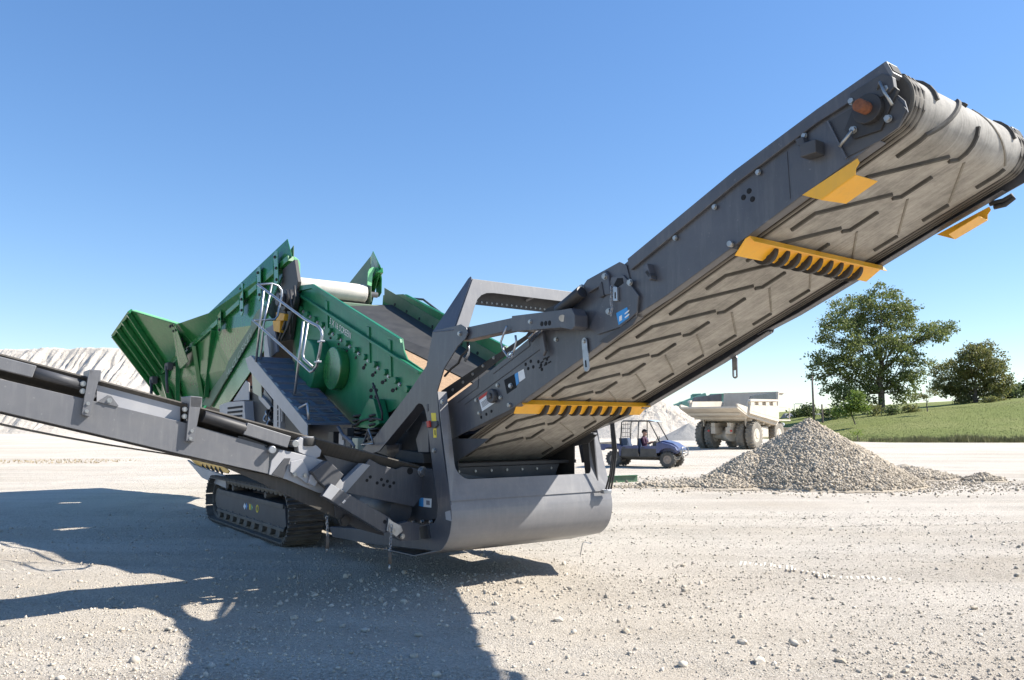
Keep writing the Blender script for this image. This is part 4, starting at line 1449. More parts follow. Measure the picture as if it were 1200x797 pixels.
ch.prism(pol, 0.0, 0.010, 'X')
ch.v = [(p[0] + 2.372 - .18 * (p[2] - 2.60), p[1], p[2]) for p in ch.v]
ch.box((2.13, -.77, 3.166), (2.266, .77, 3.176))
ch.build("portal_crosshead", 'sidegrey', plant, 0.003)  # lighter grey than its legs, sunlight put into the colour
rp_ = MB().slab([(2.13, -.72, 3.166), (2.13, .72, 3.166), (2.08, .76, 2.94), (2.08, -.76, 2.94)], 0.010)
rpo = rp_.build("rear_hanger_plate", 'greydark', plant, 0.002)
for i in range(22):
    bolt(rpo, (2.094, -.70 + i * 1.40 / 21, 2.972), 'X', 0.010, 0.010)
MB().beam((2.12, .02, 3.04), (2.24, .10, 3.10), 0.02, 0.02).build("stay_rod", 'silver', plant)

# telescopic prop from the portal to the conveyor, both sides
for sg in (-1, 1):
    a = MB().prism([(2.386, 2.615), (2.482, 2.614), (3.351, 2.624), (3.35, 2.51), (2.484, 2.485), (2.387, 2.502)], -1.05, -0.93)
    b_ = MB().prism([(3.337, 2.638), (4.042, 2.608), (4.174, 2.607), (4.216, 2.545), (4.215, 2.453), (4.171, 2.429), (4.04, 2.46), (3.337, 2.496)], -1.06, -0.92)
    pin = MB().cyl([(4.069, -1.07, 2.534)][0], [(3.863, -0.86, 2.582)][0], 0.03, 14)
    if sg > 0:
        a, b_, pin = mirror_y(a), mirror_y(b_), mirror_y(pin)
    a.build("prop_inner_tube", 'grey', plant, 0.006)
    bo = b_.build("prop_outer_tube", 'grey', plant, 0.006)
    pin.build("prop_pin", 'zinc', bo)
    if sg < 0:
        for (px, pz) in [(3.78, 2.519), (3.834, 2.517), (3.886, 2.515)]:
            bolt(bo, (px, -1.06, pz), '-Y', 0.018, 0.003, 'hole', 'drilled_hole')
        bolt(bo, ([(3.616, 2.555)][0][0], -1.06, [(3.616, 2.555)][0][1]), '-Y', 0.018, 0.016)
        c_ = MB()
        loop = [(3.288, -1.08, 2.55), (3.234, -1.08, 2.477), (3.193, -1.08, 2.409), (3.235, -1.08, 2.327), (3.302, -1.08, 2.267), (3.355, -1.08, 2.271), (3.407, -1.08, 2.329), (3.433, -1.08, 2.396), (3.42, -1.08, 2.451)]
        c_.tube(loop, 0.010, 6)
        c_.build("locking_pin_chain", 'galv', bo)
        rg = MB()
        rc = Vector([(3.355, -1.09, 2.278)][0])
        rg.tube([rc + Vector((math.cos(2 * math.pi * k / 12) * .04, 0, math.sin(2 * math.pi * k / 12) * .025)) for k in range(13)], 0.008, 6)
        rg.build("pull_ring", 'galv', bo)
# folding ram behind the prop
rm = MB().cyl([(3.879, -0.95, 2.625)][0], [(4.183, -0.95, 2.754)][0], 0.055, 16)
rmo = rm.build("folding_ram", 'black', plant, 0.004)
MB().cyl([(3.477, -0.95, 2.416)][0], [(3.879, -0.95, 2.625)][0], 0.030, 14).build("ram_rod", 'chrome', rmo)
MB().prism([(3.528, 2.504), (3.603, 2.52), (3.627, 2.433), (3.663, 2.301), (3.626, 2.258), (3.59, 2.36)], -0.93, -0.90).build("ram_bracket", 'grey', plant, 0.004)
hz_ = [(2.5, -1.0, 2.475), (2.501, -1.0, 2.397), (2.389, -1.0, 2.345), (2.325, -1.0, 2.272), (2.193, -1.0, 2.227), (2.059, -1.0, 2.155)]
MB().tube(hz_, 0.012, 6).build("hydraulic_hose", 'black', plant)
MB().tube([(2.484, -0.98, 2.469), (2.486, -0.98, 2.357), (2.423, -0.98, 2.292)], 0.014, 6).build("spring_clip", 'galv', plant)

# ---------------------------------------------------------------- side conveyor
XS = 1.60
side_poly = [(-7.2, 2.40), (-7.2, 2.63)] + [(-4.846, 2.016), (-3.476, 1.681), (-2.716, 1.457), (-2.665, 1.392), (-2.666, 1.187), (-3.463, 1.393), (-4.831, 1.759)]
sp = MB().prism(side_poly, XS, XS + 0.012, 'X')
top_e = [side_poly[i] for i in (1, 2, 3, 4)]
bot_e = [side_poly[i] for i in (0, 8, 7, 6)]
sp.sheet(top_e, XS - .08, XS + .002, -0.010, axis='X')
sp.sheet(bot_e, XS - .08, XS + .002, 0.010, axis='X')
side_frame = sp.build("side_conveyor_frame", 'sidegrey', plant, 0.003)
sb_ = MB().prism(side_poly, 0.70, 0.712, 'X')
sb_.build("side_conveyor_frame", 'sidegrey', plant, 0.003)
def zt_s(y):
    return top_e[1][1] + (y - top_e[1][0]) * (top_e[3][1] - top_e[1][1]) / (top_e[3][0] - top_e[1][0])
def zb_s(y):
    return bot_e[1][1] + (y - bot_e[1][0]) * (bot_e[3][1] - bot_e[1][1]) / (bot_e[3][0] - bot_e[1][0])
# carrying belt, troughed
tb = MB()
ys = [-7.2 + i * 0.35 for i in range(18)] + [-0.95]
cs = [(1.56, .205), (1.55, .20), (1.44, .09), (1.34, .055), (0.96, .055), (0.86, .09), (0.75, .20), (0.74, .205)]
vs, fs = [], []
for y in ys:
    for x, dz in cs:
        vs.append((x, y, zt_s(y) + dz))
for i in range(len(ys) - 1):
    for k in range(len(cs) - 1):
        fs.append((i * 8 + k, i * 8 + k + 1, (i + 1) * 8 + k + 1, (i + 1) * 8 + k))
tb.add(vs, fs)
tbo = tb.build("side_conveyor_belt", 'beltdark', plant)
so = tbo.modifiers.new("thick", 'SOLIDIFY')
so.thickness = 0.014
# slack return belt
prf = [(y, zb_s(y) - .012 - .10 * max(0.0, math.sin(min(1.0, max(0.0, (-3.3 - y) / 3.2)) * math.pi)) * .9) for y in [-7.2 + i * .2 for i in range(27)]]
MB().sheet(prf, 0.80, 1.52, 0.012, axis='X').build("return_belt", 'beltdark', plant)
# inner trough skirt and lugs
MB().prism([(-4.149, 1.993), (-3.464, 1.82), (-3.456, 1.635), (-4.14, 1.818)], 1.52, 1.53, 'X').build("trough_skirt", 'silver', plant, 0.002)
lg = MB().prism([(-4.149, 1.845), (-4.074, 1.904), (-4.041, 1.897), (-3.984, 1.818), (-3.99, 1.803)], XS + .012, XS + .024, 'X').build("lifting_lug", 'sidegrey', plant, 0.003)
y_, z_ = [(-4.058, 1.857)][0]
bolt(lg, (XS + .024, y_, z_), 'X', 0.018, 0.012)
for pts, bl in (([(-4.227, 2.116), (-4.137, 2.113), (-4.206, 1.715), (-4.264, 1.736)], [(-4.222, 1.828), (-4.228, 1.764)]),
                ([(-3.411, 1.911), (-3.307, 1.902), (-3.364, 1.498), (-3.43, 1.506)], [(-3.386, 1.597), (-3.394, 1.529)])):
    br = MB().prism(pts, XS + .013, XS + .055, 'X')
    a_, b_ = pts[0], pts[1]
    br.prism([a_, b_, (b_[0], b_[1] - .10), (a_[0], a_[1] - .10)], XS - .30, XS + .055, 'X')
    bro = br.build("idler_bracket", 'sidegrey', plant, 0.006)
    for (y, z) in bl:
        bolt(bro, (XS + .055, y, z), 'X', 0.013, 0.012)
    for dz in (.03, .12):
        bolt(bro, (XS + .02, pts[0][0] - .035, pts[0][1] - .10 - dz * .7), 'X', 0.019, 0.02)
    # wing idler
    MB().cyl((1.52, (a_[0] + b_[0]) / 2, zt_s(a_[0]) + .07), (1.28, (a_[0] + b_[0]) / 2, zt_s(a_[0]) - .02), 0.05, 14).build("wing_idler", 'greydark', bro)
# fold rams along the conveyor
e0, e1, e2 = [(-4.616, 2.081), (-4.253, 1.98), (-4.283, 1.958)]
MB().beam((1.58, -7.2, e0[1] + (-7.2 - e0[0]) * -.25), (1.58, e0[0], e0[1]), 0.09, 0.10).build("ram_sleeve", 'sidegrey', plant, 0.006)
MB().cyl((1.58, e0[0], e0[1]), (1.58, e1[0], e1[1]), 0.042, 16).build("ram_rod", 'greydark', plant)
f0, f1, f2 = [(-3.28, 1.728), (-2.898, 1.611), (-2.485, 1.486)]
MB().cyl((1.60, f0[0], f0[1]), (1.60, f1[0], f1[1]), 0.055, 18).build("ram_barrel", 'black', plant, 0.004)
MB().beam((1.60, f1[0] - .01, f1[1] + .006), (1.60, f2[0], f2[1]), 0.10, 0.115).build("ram_sleeve", 'sidegrey', plant, 0.006)
y_, z_ = [(-2.424, 1.47)][0]
MB().cyl((1.52, y_, z_), (1.66, y_, z_), 0.035, 14).build("ram_pin", 'zinc', plant, 0.004)
MB().prism([(-2.965, 1.548), (-2.902, 1.54), (-2.682, 1.457), (-2.713, 1.425), (-2.948, 1.508)], 1.6, 1.61, 'X').build("dark_stop_plate", 'black', plant)
y_, z_ = [(-2.656, 1.416)][0]
MB().cyl((1.56, y_, z_), (1.68, y_, z_), 0.037, 16).build("pivot_pin", 'galv', plant, 0.006)
# hinge frame of the side conveyor
hf = MB().prism([(-2.663, 1.183), (-2.643, 1.311), (-2.563, 1.414), (-2.428, 1.387), (-2.139, 1.306), (-2.002, 1.193), (-1.908, 1.071), (-1.922, 0.928), (-2.174, 0.991), (-2.487, 1.128)], XS + .0, XS + .022, 'X')
hf.build("hinge_frame", 'silver', plant, 0.004)
MB().prism([(-2.638, 1.184), (-2.52, 1.333), (-2.461, 1.332), (-2.53, 1.14)], XS + .022, XS + .034, 'X').build("gusset", 'greydark', plant, 0.003)
hh = MB().prism([(-2.467, 1.3), (-2.358, 1.322), (-2.304, 1.238), (-2.284, 1.172), (-2.299, 1.082), (-2.378, 1.143), (-2.472, 1.203)], XS + .036, XS + .06, 'X').build("hinge_plate", 'silver', plant, 0.004)
for (y, z) in [(-2.327, 1.165), (-2.429, 1.177)]:
    bolt(hh, (XS + .06, y, z), 'X', 0.018, 0.018)
MB().prism([(-2.291, 1.2), (-2.147, 1.302), (-2.093, 1.276), (-1.965, 1.163), (-2.043, 1.067), (-2.103, 1.003), (-2.229, 1.116)], XS + .06, XS + .16, 'X').build("hinge_box", 'greydark', plant, 0.006)
MB().prism([(-2.299, 1.091), (-2.276, 1.172), (-2.196, 1.111), (-2.238, 1.055)], XS + .03, XS + .10, 'X').build("hinge_stop", 'silver', plant, 0.004)
# mount with rubber-capped post
mnt = MB().prism([(-2.392, 1.493), (-2.359, 1.534), (-2.181, 1.441), (-2.136, 1.398), (-2.152, 1.339), (-2.213, 1.316), (-2.371, 1.386)], 1.48, 1.60, 'X').build("post_mount", 'silver', plant, 0.006)
y_, z_ = [(-2.268, 1.474)][0]
MB().cyl((1.54, y_, z_ - .03), (1.54, y_, z_ + .05), 0.085, 20).build("post_cap", 'rubber', mnt, 0.008)
MB().cyl((1.54, y_, z_ + .05), (1.54, y_, z_ + .062), 0.07, 20).build("cap_lid", 'silver', mnt, 0.003)
# smooth pan behind the hinge
MB().prism([(-2.09, 1.418), (-1.559, 1.275), (-1.596, 1.205), (-1.811, 1.003), (-1.88, 1.145), (-1.995, 1.278)], 1.40, 1.42, 'X').build("transfer_pan", 'grey', plant, 0.003)
MB().prism([(-1.946, 1.037), (-1.691, 1.259), (-1.605, 1.239), (-1.871, 0.965)], 1.50, 1.60, 'X').build("edge_rail", 'silver', plant, 0.004)
# brace and its clevis
brc = MB().prism([(-2.196, 0.965), (-2.113, 1.083), (-2.014, 1.021), (-1.482, 0.714), (-1.422, 0.591), (-1.555, 0.576)], 1.72, 1.84, 'X').build("brace_arm", 'grey', plant, 0.005)
MB().prism([(-2.217, 0.978), (-2.134, 1.087), (-2.04, 1.03), (-2.13, 0.933)], 1.84, 1.852, 'X').build("arm_end_cap", 'silver', brc, 0.002)
MB().prism([(-2.015, 0.902), (-1.989, 0.929), (-1.971, 0.916), (-1.997, 0.889)], 1.84, 1.846, 'X').build("arm_tab", 'silver', brc)
clv = MB().prism([(-1.522, 0.723), (-1.474, 0.686), (-1.377, 0.636), (-1.356, 0.584), (-1.432, 0.531), (-1.538, 0.598)], 1.845, 1.87, 'X').build("clevis", 'galv', brc, 0.004)
for (y, z) in [(-1.472, 0.594), (-1.365, 0.531)]:
    bolt(clv, (1.872, y, z), 'X', 0.021, 0.016)
bolt(brc, (1.84, [(-1.549, 0.685)][0][0], [(-1.549, 0.685)][0][1]), 'X', 0.016, 0.003, 'hole', 'drilled_hole')
MB().prism([(-1.434, 0.647), (-1.288, 0.671), (-1.149, 0.635), (-1.157, 0.471), (-1.363, 0.481), (-1.451, 0.53)], 1.76, 1.845, 'X').build("brace_foot", 'grey', plant, 0.006)
# drilled frame beside the portal
dfp = [(-1.89, 0.975), (-1.606, 1.3), (-1.479, 1.235), (-1.299, 1.185), (-1.219, 1.209), (-1.116, 1.197), (-0.842, 1.142), (-0.852, 1.033), (-1.079, 0.782)]
dfo = MB().prism(dfp, 1.56, 1.58, 'X').build("drilled_frame", 'grey', plant, 0.004)
for (y, z) in [(-1.514, 1.052), (-1.466, 1.085), (-1.44, 1.027), (-1.397, 1.065), (-1.366, 1.01), (-1.322, 1.044), (-1.63, 1.083), (-1.593, 1.116)]:
    bolt(dfo, (1.58, y, z), 'X', 0.014, 0.003, 'hole', 'drilled_hole')
bolt(dfo, (1.58, [(-1.131, 1.161)][0][0], [(-1.131, 1.161)][0][1]), 'X', 0.03, 0.003, 'hole', 'drilled_hole')
bolt(dfo, (1.58, [(-0.986, 1.152)][0][0], [(-0.986, 1.152)][0][1]), 'X', 0.045, 0.05, 'galv')
# dusty lower guard under the hinge
MB().prism([(-3.069, 1.266), (-2.669, 1.181), (-2.433, 1.115), (-1.971, 0.918), (-1.458, 0.725), (-1.415, 0.504), (-1.704, 0.596), (-1.975, 0.734), (-2.342, 0.914), (-2.764, 1.129)], 1.52, 1.56, 'X').build("tail_guard", 'beltdark', plant, 0.004)
tg = MB().prism([(-1.989, 0.912), (-1.718, 0.795), (-1.448, 0.7), (-1.425, 0.507), (-1.761, 0.619), (-1.966, 0.735)], 1.56, 1.585, 'X').build("tail_plate", 'greydark', plant, 0.004)
y_, z_ = [(-1.869, 0.697)][0]
bolt(tg, (1.585, y_, z_), 'X', 0.05, 0.03, 'black')
MB().cyl((0.72, -1.2, .74), (1.52, -1.2, .74), 0.13, 22).build("tail_drum", 'greydark', plant)

def hang_chain(x, pts, parent, pin):
    mb = MB()
    n = len(pts)
    for i in range(n):
        a = Vector(pts[i])
        lp = [a + Vector((math.cos(w) * (.010 if i % 2 else .003), math.cos(w) * (.003 if i % 2 else .010), math.sin(w) * .021)) for w in [2 * math.pi * j / 8 for j in range(9)]]
        mb.tube(lp, 0.0045, 5)
    o = mb.build("chain", 'galv', parent)
    e = Vector(pts[-1])
    MB().cyl(e - Vector((0, 0, .01)), e - Vector((0, 0, .13)), 0.017, 10).build("pin", 'bark', o)
    MB().cyl(e - Vector((0, 0, .13)), e - Vector((.004, .004, pin)), 0.011, 8).build("pin_tip", 'zinc', o)
a0 = [(1.9, -1.503, 0.641), (1.9, -1.517, 0.409)]
hang_chain(1.9, [Vector(a0[0]).lerp(Vector(a0[1]), i / 8) for i in range(9)], brc, 0.21)
a0 = [(1.58, -2.055, 0.733), (1.58, -2.042, 0.566)]
hang_chain(1.6, [Vector(a0[0]).lerp(Vector(a0[1]), i / 6) for i in range(7)], plant, 0.16)

# dark inner plate between the portal legs, with the blue tag
ipo = MB().prism([(1.368, 1.202), (1.78, 1.184), (1.93, 0.823), (1.898, 0.68), (1.289, 0.576)], -0.98, -0.965).build("inner_plate", 'greydark', plant, 0.003)
decal("blue_tag", [(1.521, 0.871), (1.614, 0.873), (1.616, 0.779), (1.514, 0.78)], -0.98, 'blue', ipo)
decal("white_tag", [(1.614, 0.873), (1.787, 0.877), (1.78, 0.784), (1.616, 0.779)], -0.98, 'white', ipo)
decal("tag_print", [(1.679, 0.852), (1.751, 0.853), (1.752, 0.809), (1.68, 0.807)], -0.983, 'printgrey', ipo)
for (px, pz) in [(1.433, 0.605), (1.629, 0.628), (1.81, 0.642)]:
    bolt(ipo, (px, -0.99, pz), '-Y', 0.017, 0.03)
MB().prism([(1.736, 0.591), (1.914, 0.627), (1.952, 0.502), (1.775, 0.473)], -1.07, -1.10).build("hinge_block", 'black', near_leg, 0.004)
# curved dark guards between the legs and the lower deck
MB().prism([(0.534, 1.506), (0.985, 1.932), (1.103, 1.189), (0.369, 1.127)], -0.62, -0.6).build("inner_guard", 'greydark', plant, 0.003)
MB().prism([(1.312, 1.49), (1.461, 1.688), (1.595, 1.632), (1.601, 1.356), (1.374, 1.35)], -0.92, -0.9).build("inner_guard", 'grey', plant, 0.005)
MB().prism([(0.839, 1.284), (1.003, 1.367), (1.533, 1.344), (1.554, 1.233), (0.862, 1.226)], -0.95, -0.85).build("dark_skirt", 'rubber', plant, 0.01)
MB().prism([(0.118, 1.275), (0.378, 1.334), (1.125, 1.249), (1.106, 1.191), (0.384, 1.212)], -1.03, -0.98).build("pivot_bar", 'black', plant, 0.006)

# ---------------------------------------------------------------- chassis
kz = [(-0.771, 0.327), (-0.084, 0.377), (0.733, 0.425), (1.936, 0.478), (1.938, 0.367), (0.404, 0.25), (-0.652, 0.209)]
kl = MB().prism(kz, -1.04, -0.90)
kl.build("chassis_skid", 'grey', plant, 0.005)
mirror_y(kl).build("chassis_skid", 'grey', plant, 0.005)
cb = MB()
cb.box((-5.6, -0.62, 0.42), (1.75, -0.50, 0.78))
cb.build("chassis_rail", 'greydark', plant, 0.01)
mirror_y(cb).build("chassis_rail", 'greydark', plant, 0.01)
for x in (-5.2, -3.4, -1.4, 0.4, 1.6):
    MB().box((x - .08, -0.95, 0.46), (x + .08, 0.95, 0.70)).build("cross_member", 'greydark', plant, 0.01)
# deep pan under the tail of the discharge conveyor
tp_ = MB()
tp_.slab([(1.90, -.84, 1.20), (1.90, .66, 1.20), (1.86, .54, .86), (1.86, -.84, .86)], 0.012)
tp_.slab([(1.90, .66, 1.20), (1.0, .66, 1.20), (1.0, .54, .86), (1.86, .54, .86)], 0.012)
tpo = tp_.build("tail_pan", 'greydark', plant, 0.003)
for i in range(7):
    bolt(tpo, (1.905, -.72 + i * .21, 1.155), 'X', 0.012, 0.01)
MB().slab([(1.92, -.82, 1.16), (1.92, -.30, 1.06), (1.92, .0, .98), (1.92, -.82, .95)], 0.01).build("pan_stiffener", 'grey', tpo, 0.002)
MB().prism([(0.771, 1.177), (1.365, 1.231), (2.002, 1.521), (2.419, 1.545), (2.272, 1.447), (2.016, 1.402), (2.014, 1.224)], 0.80, 0.812).build("belt_side_guard", 'greydark', plant, 0.003)
MB().prism([(2.01, 1.508), (2.694, 1.518), (2.483, 1.422), (2.065, 1.263)], -0.87, -0.858).build("belt_side_guard", 'greydark', plant, 0.003)
MB().box((0.9, -.84, 1.205), (1.93, .90, 1.245)).build("tail_lip", 'black', plant, 0.004)
MB().cyl((1.35, -.78, 1.32), (1.35, .78, 1.32), 0.14, 22).build("tail_drum", 'greydark', plant)
# far-side hoses and leg
MB().prism([(2.02, 1.55), (2.24, 1.56), (2.30, 1.0), (2.10, 1.0)], 0.90, 0.92).build("leg_web", 'greydark', plant, 0.004)
for k in range(3):
    x_ = 2.42 + k * .010
    MB().tube([(x_, 1.0 + .016 * k, 1.75), (x_ + .02, 1.02 + .016 * k, 1.35), (x_ + .01, .98 + .02 * k, 1.1), (x_ + .02, .90 + .03 * k, .93)], 0.011, 8).build("hydraulic_hose", 'rubber' if k % 2 else 'black', plant)
MB().box((2.37, .88, .88), (2.43, 1.0, .92)).build("hose_manifold", 'galv', plant, 0.006)

MB().prism([(-2.9, 1.0), (1.1, .85), (1.5, 1.55), (0.9, 1.75), (-2.3, 2.55), (-2.9, 2.2)], -0.60, 0.60).build("fines_chute", 'greydark', plant, 0.02)
MB().box((-6.3, -.84, .82), (-2.95, .84, 2.0)).build("power_pack", 'greydark', plant, 0.02)  # power pack as one block, put in to fill lit patches of the shadow
MB().prism([(0.2, .70), (2.02, .70), (2.02, 1.62), (1.5, 1.95), (0.4, 1.45)], -0.80, -0.79).build("inner_skirt", 'rubber', plant, 0.003)
MB().prism([(0.2, .70), (2.02, .70), (2.02, 1.62), (1.5, 1.95), (0.4, 1.45)], 0.79, 0.80).build("inner_skirt", 'rubber', plant, 0.003)
MB().beam(*[(0.899, -0.82, 1.582), (1.219, -0.82, 1.786)], 0.012, 0.02).build("skirt_strip", 'silver', plant)

# ---------------------------------------------------------------- crawler tracks
def crawler(sg):
    yo, yi = sg * 1.40, sg * 0.89
    x0, x1, zc_, rr = -5.08, -1.66, 0.390, 0.338
    root = MB()
    pl = [(x0 + .25, .205), (x1 - .02, .205), (x1 + .10, .27), (x1 + .02, .545), (x0 + .25, .545), (x0 + .08, .40)]
    root.prism(pl, sg * 0.98, sg * 1.33)
    ro = root.build("track_frame", 'greydark', plant, 0.008)
    lip = MB()
    lip.prism([(x0 + .22, .50), (x1 + .02, .50), (x1 + .01, .56), (x0 + .22, .56)], sg * 1.33, sg * 1.355)
    lip.prism([(x0 + .22, .19), (x1 + .06, .19), (x1 + .08, .235), (x0 + .22, .235)], sg * 1.33, sg * 1.355)
    lip.build("frame_lip", 'track', ro, 0.004)
    # chain band inside the shoes
    n = 46
    per = 2 * (x1 - x0) + 2 * math.pi * rr
    def at(d, r_):
        d = d % per
        Ls = x1 - x0
        if d < Ls:
            return (x0 + d, zc_ - r_, 0.0)
        d -= Ls
        if d < math.pi * rr:
            a = d / rr
            return (x1 + math.sin(a) * r_, zc_ - math.cos(a) * r_, a)
        d -= math.pi * rr
        if d < Ls:
            return (x1 - d, zc_ + r_, math.pi)
        a = math.pi + (d - Ls) / rr
        return (x0 + math.sin(a) * r_, zc_ - math.cos(a) * r_, a)
    sh = MB()
    p = per / n
    sh.box((-p * .48, -.25, -.016), (p * .48, .25, .0))
    for gx in (-p * .36, 0.0, p * .36):
        sh.prism([(gx - .012, -.016), (gx + .012, -.016), (gx + .008, -.052), (gx - .008, -.052)], -.25, .25)
    me = sh.mesh("track_shoe")
    me.materials.append(M['track'])
    lk = MB()
    lk.prism([(-p * .5, .0), (p * .5, .0), (p * .5, .045), (p * .2, .075), (-p * .2, .075), (-p * .5, .045)], -.14, .14)
    lm = lk.mesh("chain_link")
    lm.materials.append(M['track'])
    for i in range(n):
        x, z, a = at((i + .5) * p, rr)
        o = inst("track_shoe", me, ro, (x, (yo + yi) / 2, z), (0, -a, 0))
        inst("chain_link", lm, ro, (x, (yo + yi) / 2, z), (0, -a, 0))
    for x, r_, nm in ((x1, .27, "drive_sprocket"), (x0, .27, "idler_wheel")):
        w = MB()
        t = 22
        pf = [(x + math.cos(2 * math.pi * k / (2 * t)) * (r_ + (.02 if k % 2 else -.02)), zc_ + math.sin(2 * math.pi * k / (2 * t)) * (r_ + (.02 if k % 2 else -.02))) for k in range(2 * t)]
        w.prism(pf, sg * 1.10, sg * 1.19)
        w.cyl((x, sg * 1.0, zc_), (x, sg * 1.28, zc_), 0.17, 24)
        w.build(nm, 'track', ro, 0.004)
    for i in range(9):
        x = x0 + .3 + i * (x1 - x0 - .5) / 8
        MB().cyl((x, sg * .98, .17), (x, sg * 1.34, .17), 0.085, 16).build("bottom_roller", 'track', ro, 0.004)
    for x in (x0 + .9, x1 - .9):
        MB().cyl((x, sg * 1.05, .62), (x, sg * 1.30, .62), 0.05, 12).build("top_roller", 'track', ro, 0.004)
    return ro
tr_n = crawler(-1)
crawler(1)
for pts, mt in (([(-3.419, 0.439), (-3.348, 0.392), (-3.406, 0.335), (-3.477, 0.381)], 'white'), ([(-3.333, 0.446), (-3.263, 0.399), (-3.32, 0.342), (-3.356, 0.391)], 'blue'),
                ([(-3.183, 0.445), (-3.12, 0.443), (-3.11, 0.354), (-3.173, 0.362)], 'pyellow'), ([(-3.079, 0.447), (-3.012, 0.407), (-3.055, 0.353)], 'greenlite')):
    decal("colour_mark", pts, -1.331, mt, tr_n)
q = [(-2.796, 0.403)][0]
MB().prism(arc(q[0], q[1], .058, 0, 345, 23), -1.331, -1.334, holes=[arc(q[0], q[1], .038, 0, 345, 23)]).build("yellow_ring", 'pyellow', tr_n)
# dusty yellow plate of a far roller seen under the side conveyor
MB().prism([(-7.457, 0.989), (-5.334, 0.971), (-4.696, 0.866), (-4.79, 0.818), (-6.841, 0.863)], -1.22, -1.2).build("rear_roller_guard", 'yellow', plant, 0.003)
for a_, b_ in ([(-6.446, -1.222, 0.896), (-6.252, -1.222, 0.825)], [(-6.144, -1.222, 0.893), (-5.896, -1.222, 0.81)], [(-5.851, -1.222, 0.89), (-5.612, -1.222, 0.809)], [(-5.568, -1.222, 0.887), (-5.337, -1.222, 0.807)], [(-5.294, -1.222, 0.884), (-5.07, -1.222, 0.805)]):
    MB().beam(a_, b_, 0.012, 0.05).build("guard_slot", 'hole', plant)
MB().prism([(-7.31, 0.962), (-6.707, 0.886), (-4.916, 0.799), (-4.606, 0.758), (-4.582, 0.588), (-6.118, 0.676)], -1.3, -1.25).build("rear_beam", 'silver', plant, 0.004)

# ---------------------------------------------------------------- screen box
YS = -0.78
sc_poly = [(-2.965, 3.874), (-2.235, 3.793), (0.681, 2.688), (0.729, 2.539), (0.819, 2.43), (1.214, 2.275), (0.898, 1.931), (0.002, 1.716), (-1.052, 1.628), (-1.936, 2.001), (-2.743, 2.554), (-3.053, 3.123)]
nb = MB().prism(sc_poly, YS, YS + .02)
scr = nb.build("screen_side_plate", 'greenbox', plant, 0.003)
fb = mirror_y(nb)
scr_f = fb.build("screen_side_plate", 'greenbox', plant, 0.003)
rails = MB()
A, B = [(-2.824, -0.8, 3.727), (1.211, -0.8, 2.245)]
rails.beam(A, B, 0.075, 0.04)
rails.build("stiffener_rail", 'greenbox', scr, 0.006)
rails = MB()
A, B = [(-2.718, -0.8, 3.794), (0.698, -0.8, 2.664)]
tpz = [[(-2.748, 3.841), (-2.175, 3.783), (0.678, 2.688), (0.702, 2.634), (-2.24, 3.726), (-2.742, 3.758)]][0]
MB().prism(tpz, YS, YS - .035).build("top_flange", 'greenbox', scr, 0.005)
mirror_y(MB().prism(tpz, YS, YS - .035)).build("top_flange", 'greenbox', scr_f, 0.005)
A, B = [(0.715, -0.8, 2.149), (1.277, -0.8, 1.959)]
# drive guard
c = [(-1.817, 2.492)][0]
dg = MB().cyl((c[0], YS, c[1]), (c[0], YS - .26, c[1]), 0.40, 40)
dg.build("drive_guard", 'greenbox', scr, 0.012)
c2 = [(-1.113, 2.428)][0]
MB().cyl((c2[0], YS, c2[1]), (c2[0], YS - .14, c2[1]), 0.30, 36).build("drive_guard", 'green', scr, 0.012)
for p in ([(-1.723, 3.474), (-1.656, 2.961), (-1.56, 2.94), (-1.625, 3.448)],
          [(-0.283, 2.939), (-0.235, 2.465), (-0.159, 2.449), (-0.206, 2.92)],
          [(0.338, 2.709), (0.379, 2.25), (0.448, 2.236), (0.408, 2.692)]):
    MB().prism(p, YS, YS - .018).build("stiffener_rib", 'greenbox', scr, 0.003)
for i in range(13):
    t = i / 12
    x, z = [(-2.654, 3.46), (0.888, 2.071)][0]
    x2, z2 = [(-2.654, 3.46), (0.888, 2.071)][1]
    px, pz = x + (x2 - x) * t, z + (z2 - z) * t
    k_ = MB().cyl((px, YS, pz), (px, YS - .05, pz), 0.042, 12)
    k_.build("clamp_nut", 'greenbox', scr, 0.006)
    bolt(scr, (px + .06, YS, pz - .05), '-Y', 0.024, 0.02, 'galv')
    bolt(scr, (px - .03, YS, pz - .10), '-Y', 0.016, 0.016, 'black')
for (px, pz) in [(-0.374, 2.399), (-0.101, 2.289), (0.183, 2.183), (0.466, 2.071), (-0.057, 2.134), (-0.142, 2.093), (0.006, 2.088), (-0.139, 2.011), (0.01, 2.007)]:
    e = MB().prism([(px + .05 * math.cos(R(a)), pz + .026 * math.sin(R(a))) for a in range(0, 360, 24)], YS, YS - .003)
    e.build("slot_hole", 'hole', scr)
text_on("screen_lettering", "5 X 16 SCREEN", scr, [(-1.553, -0.785, 3.114)][0], (math.cos(R(21.5)), 0, -math.sin(R(21.5))), (math.sin(R(21.5)) * .55, 0, math.cos(R(21.5))), 0.125, 'white', sx=0.98)
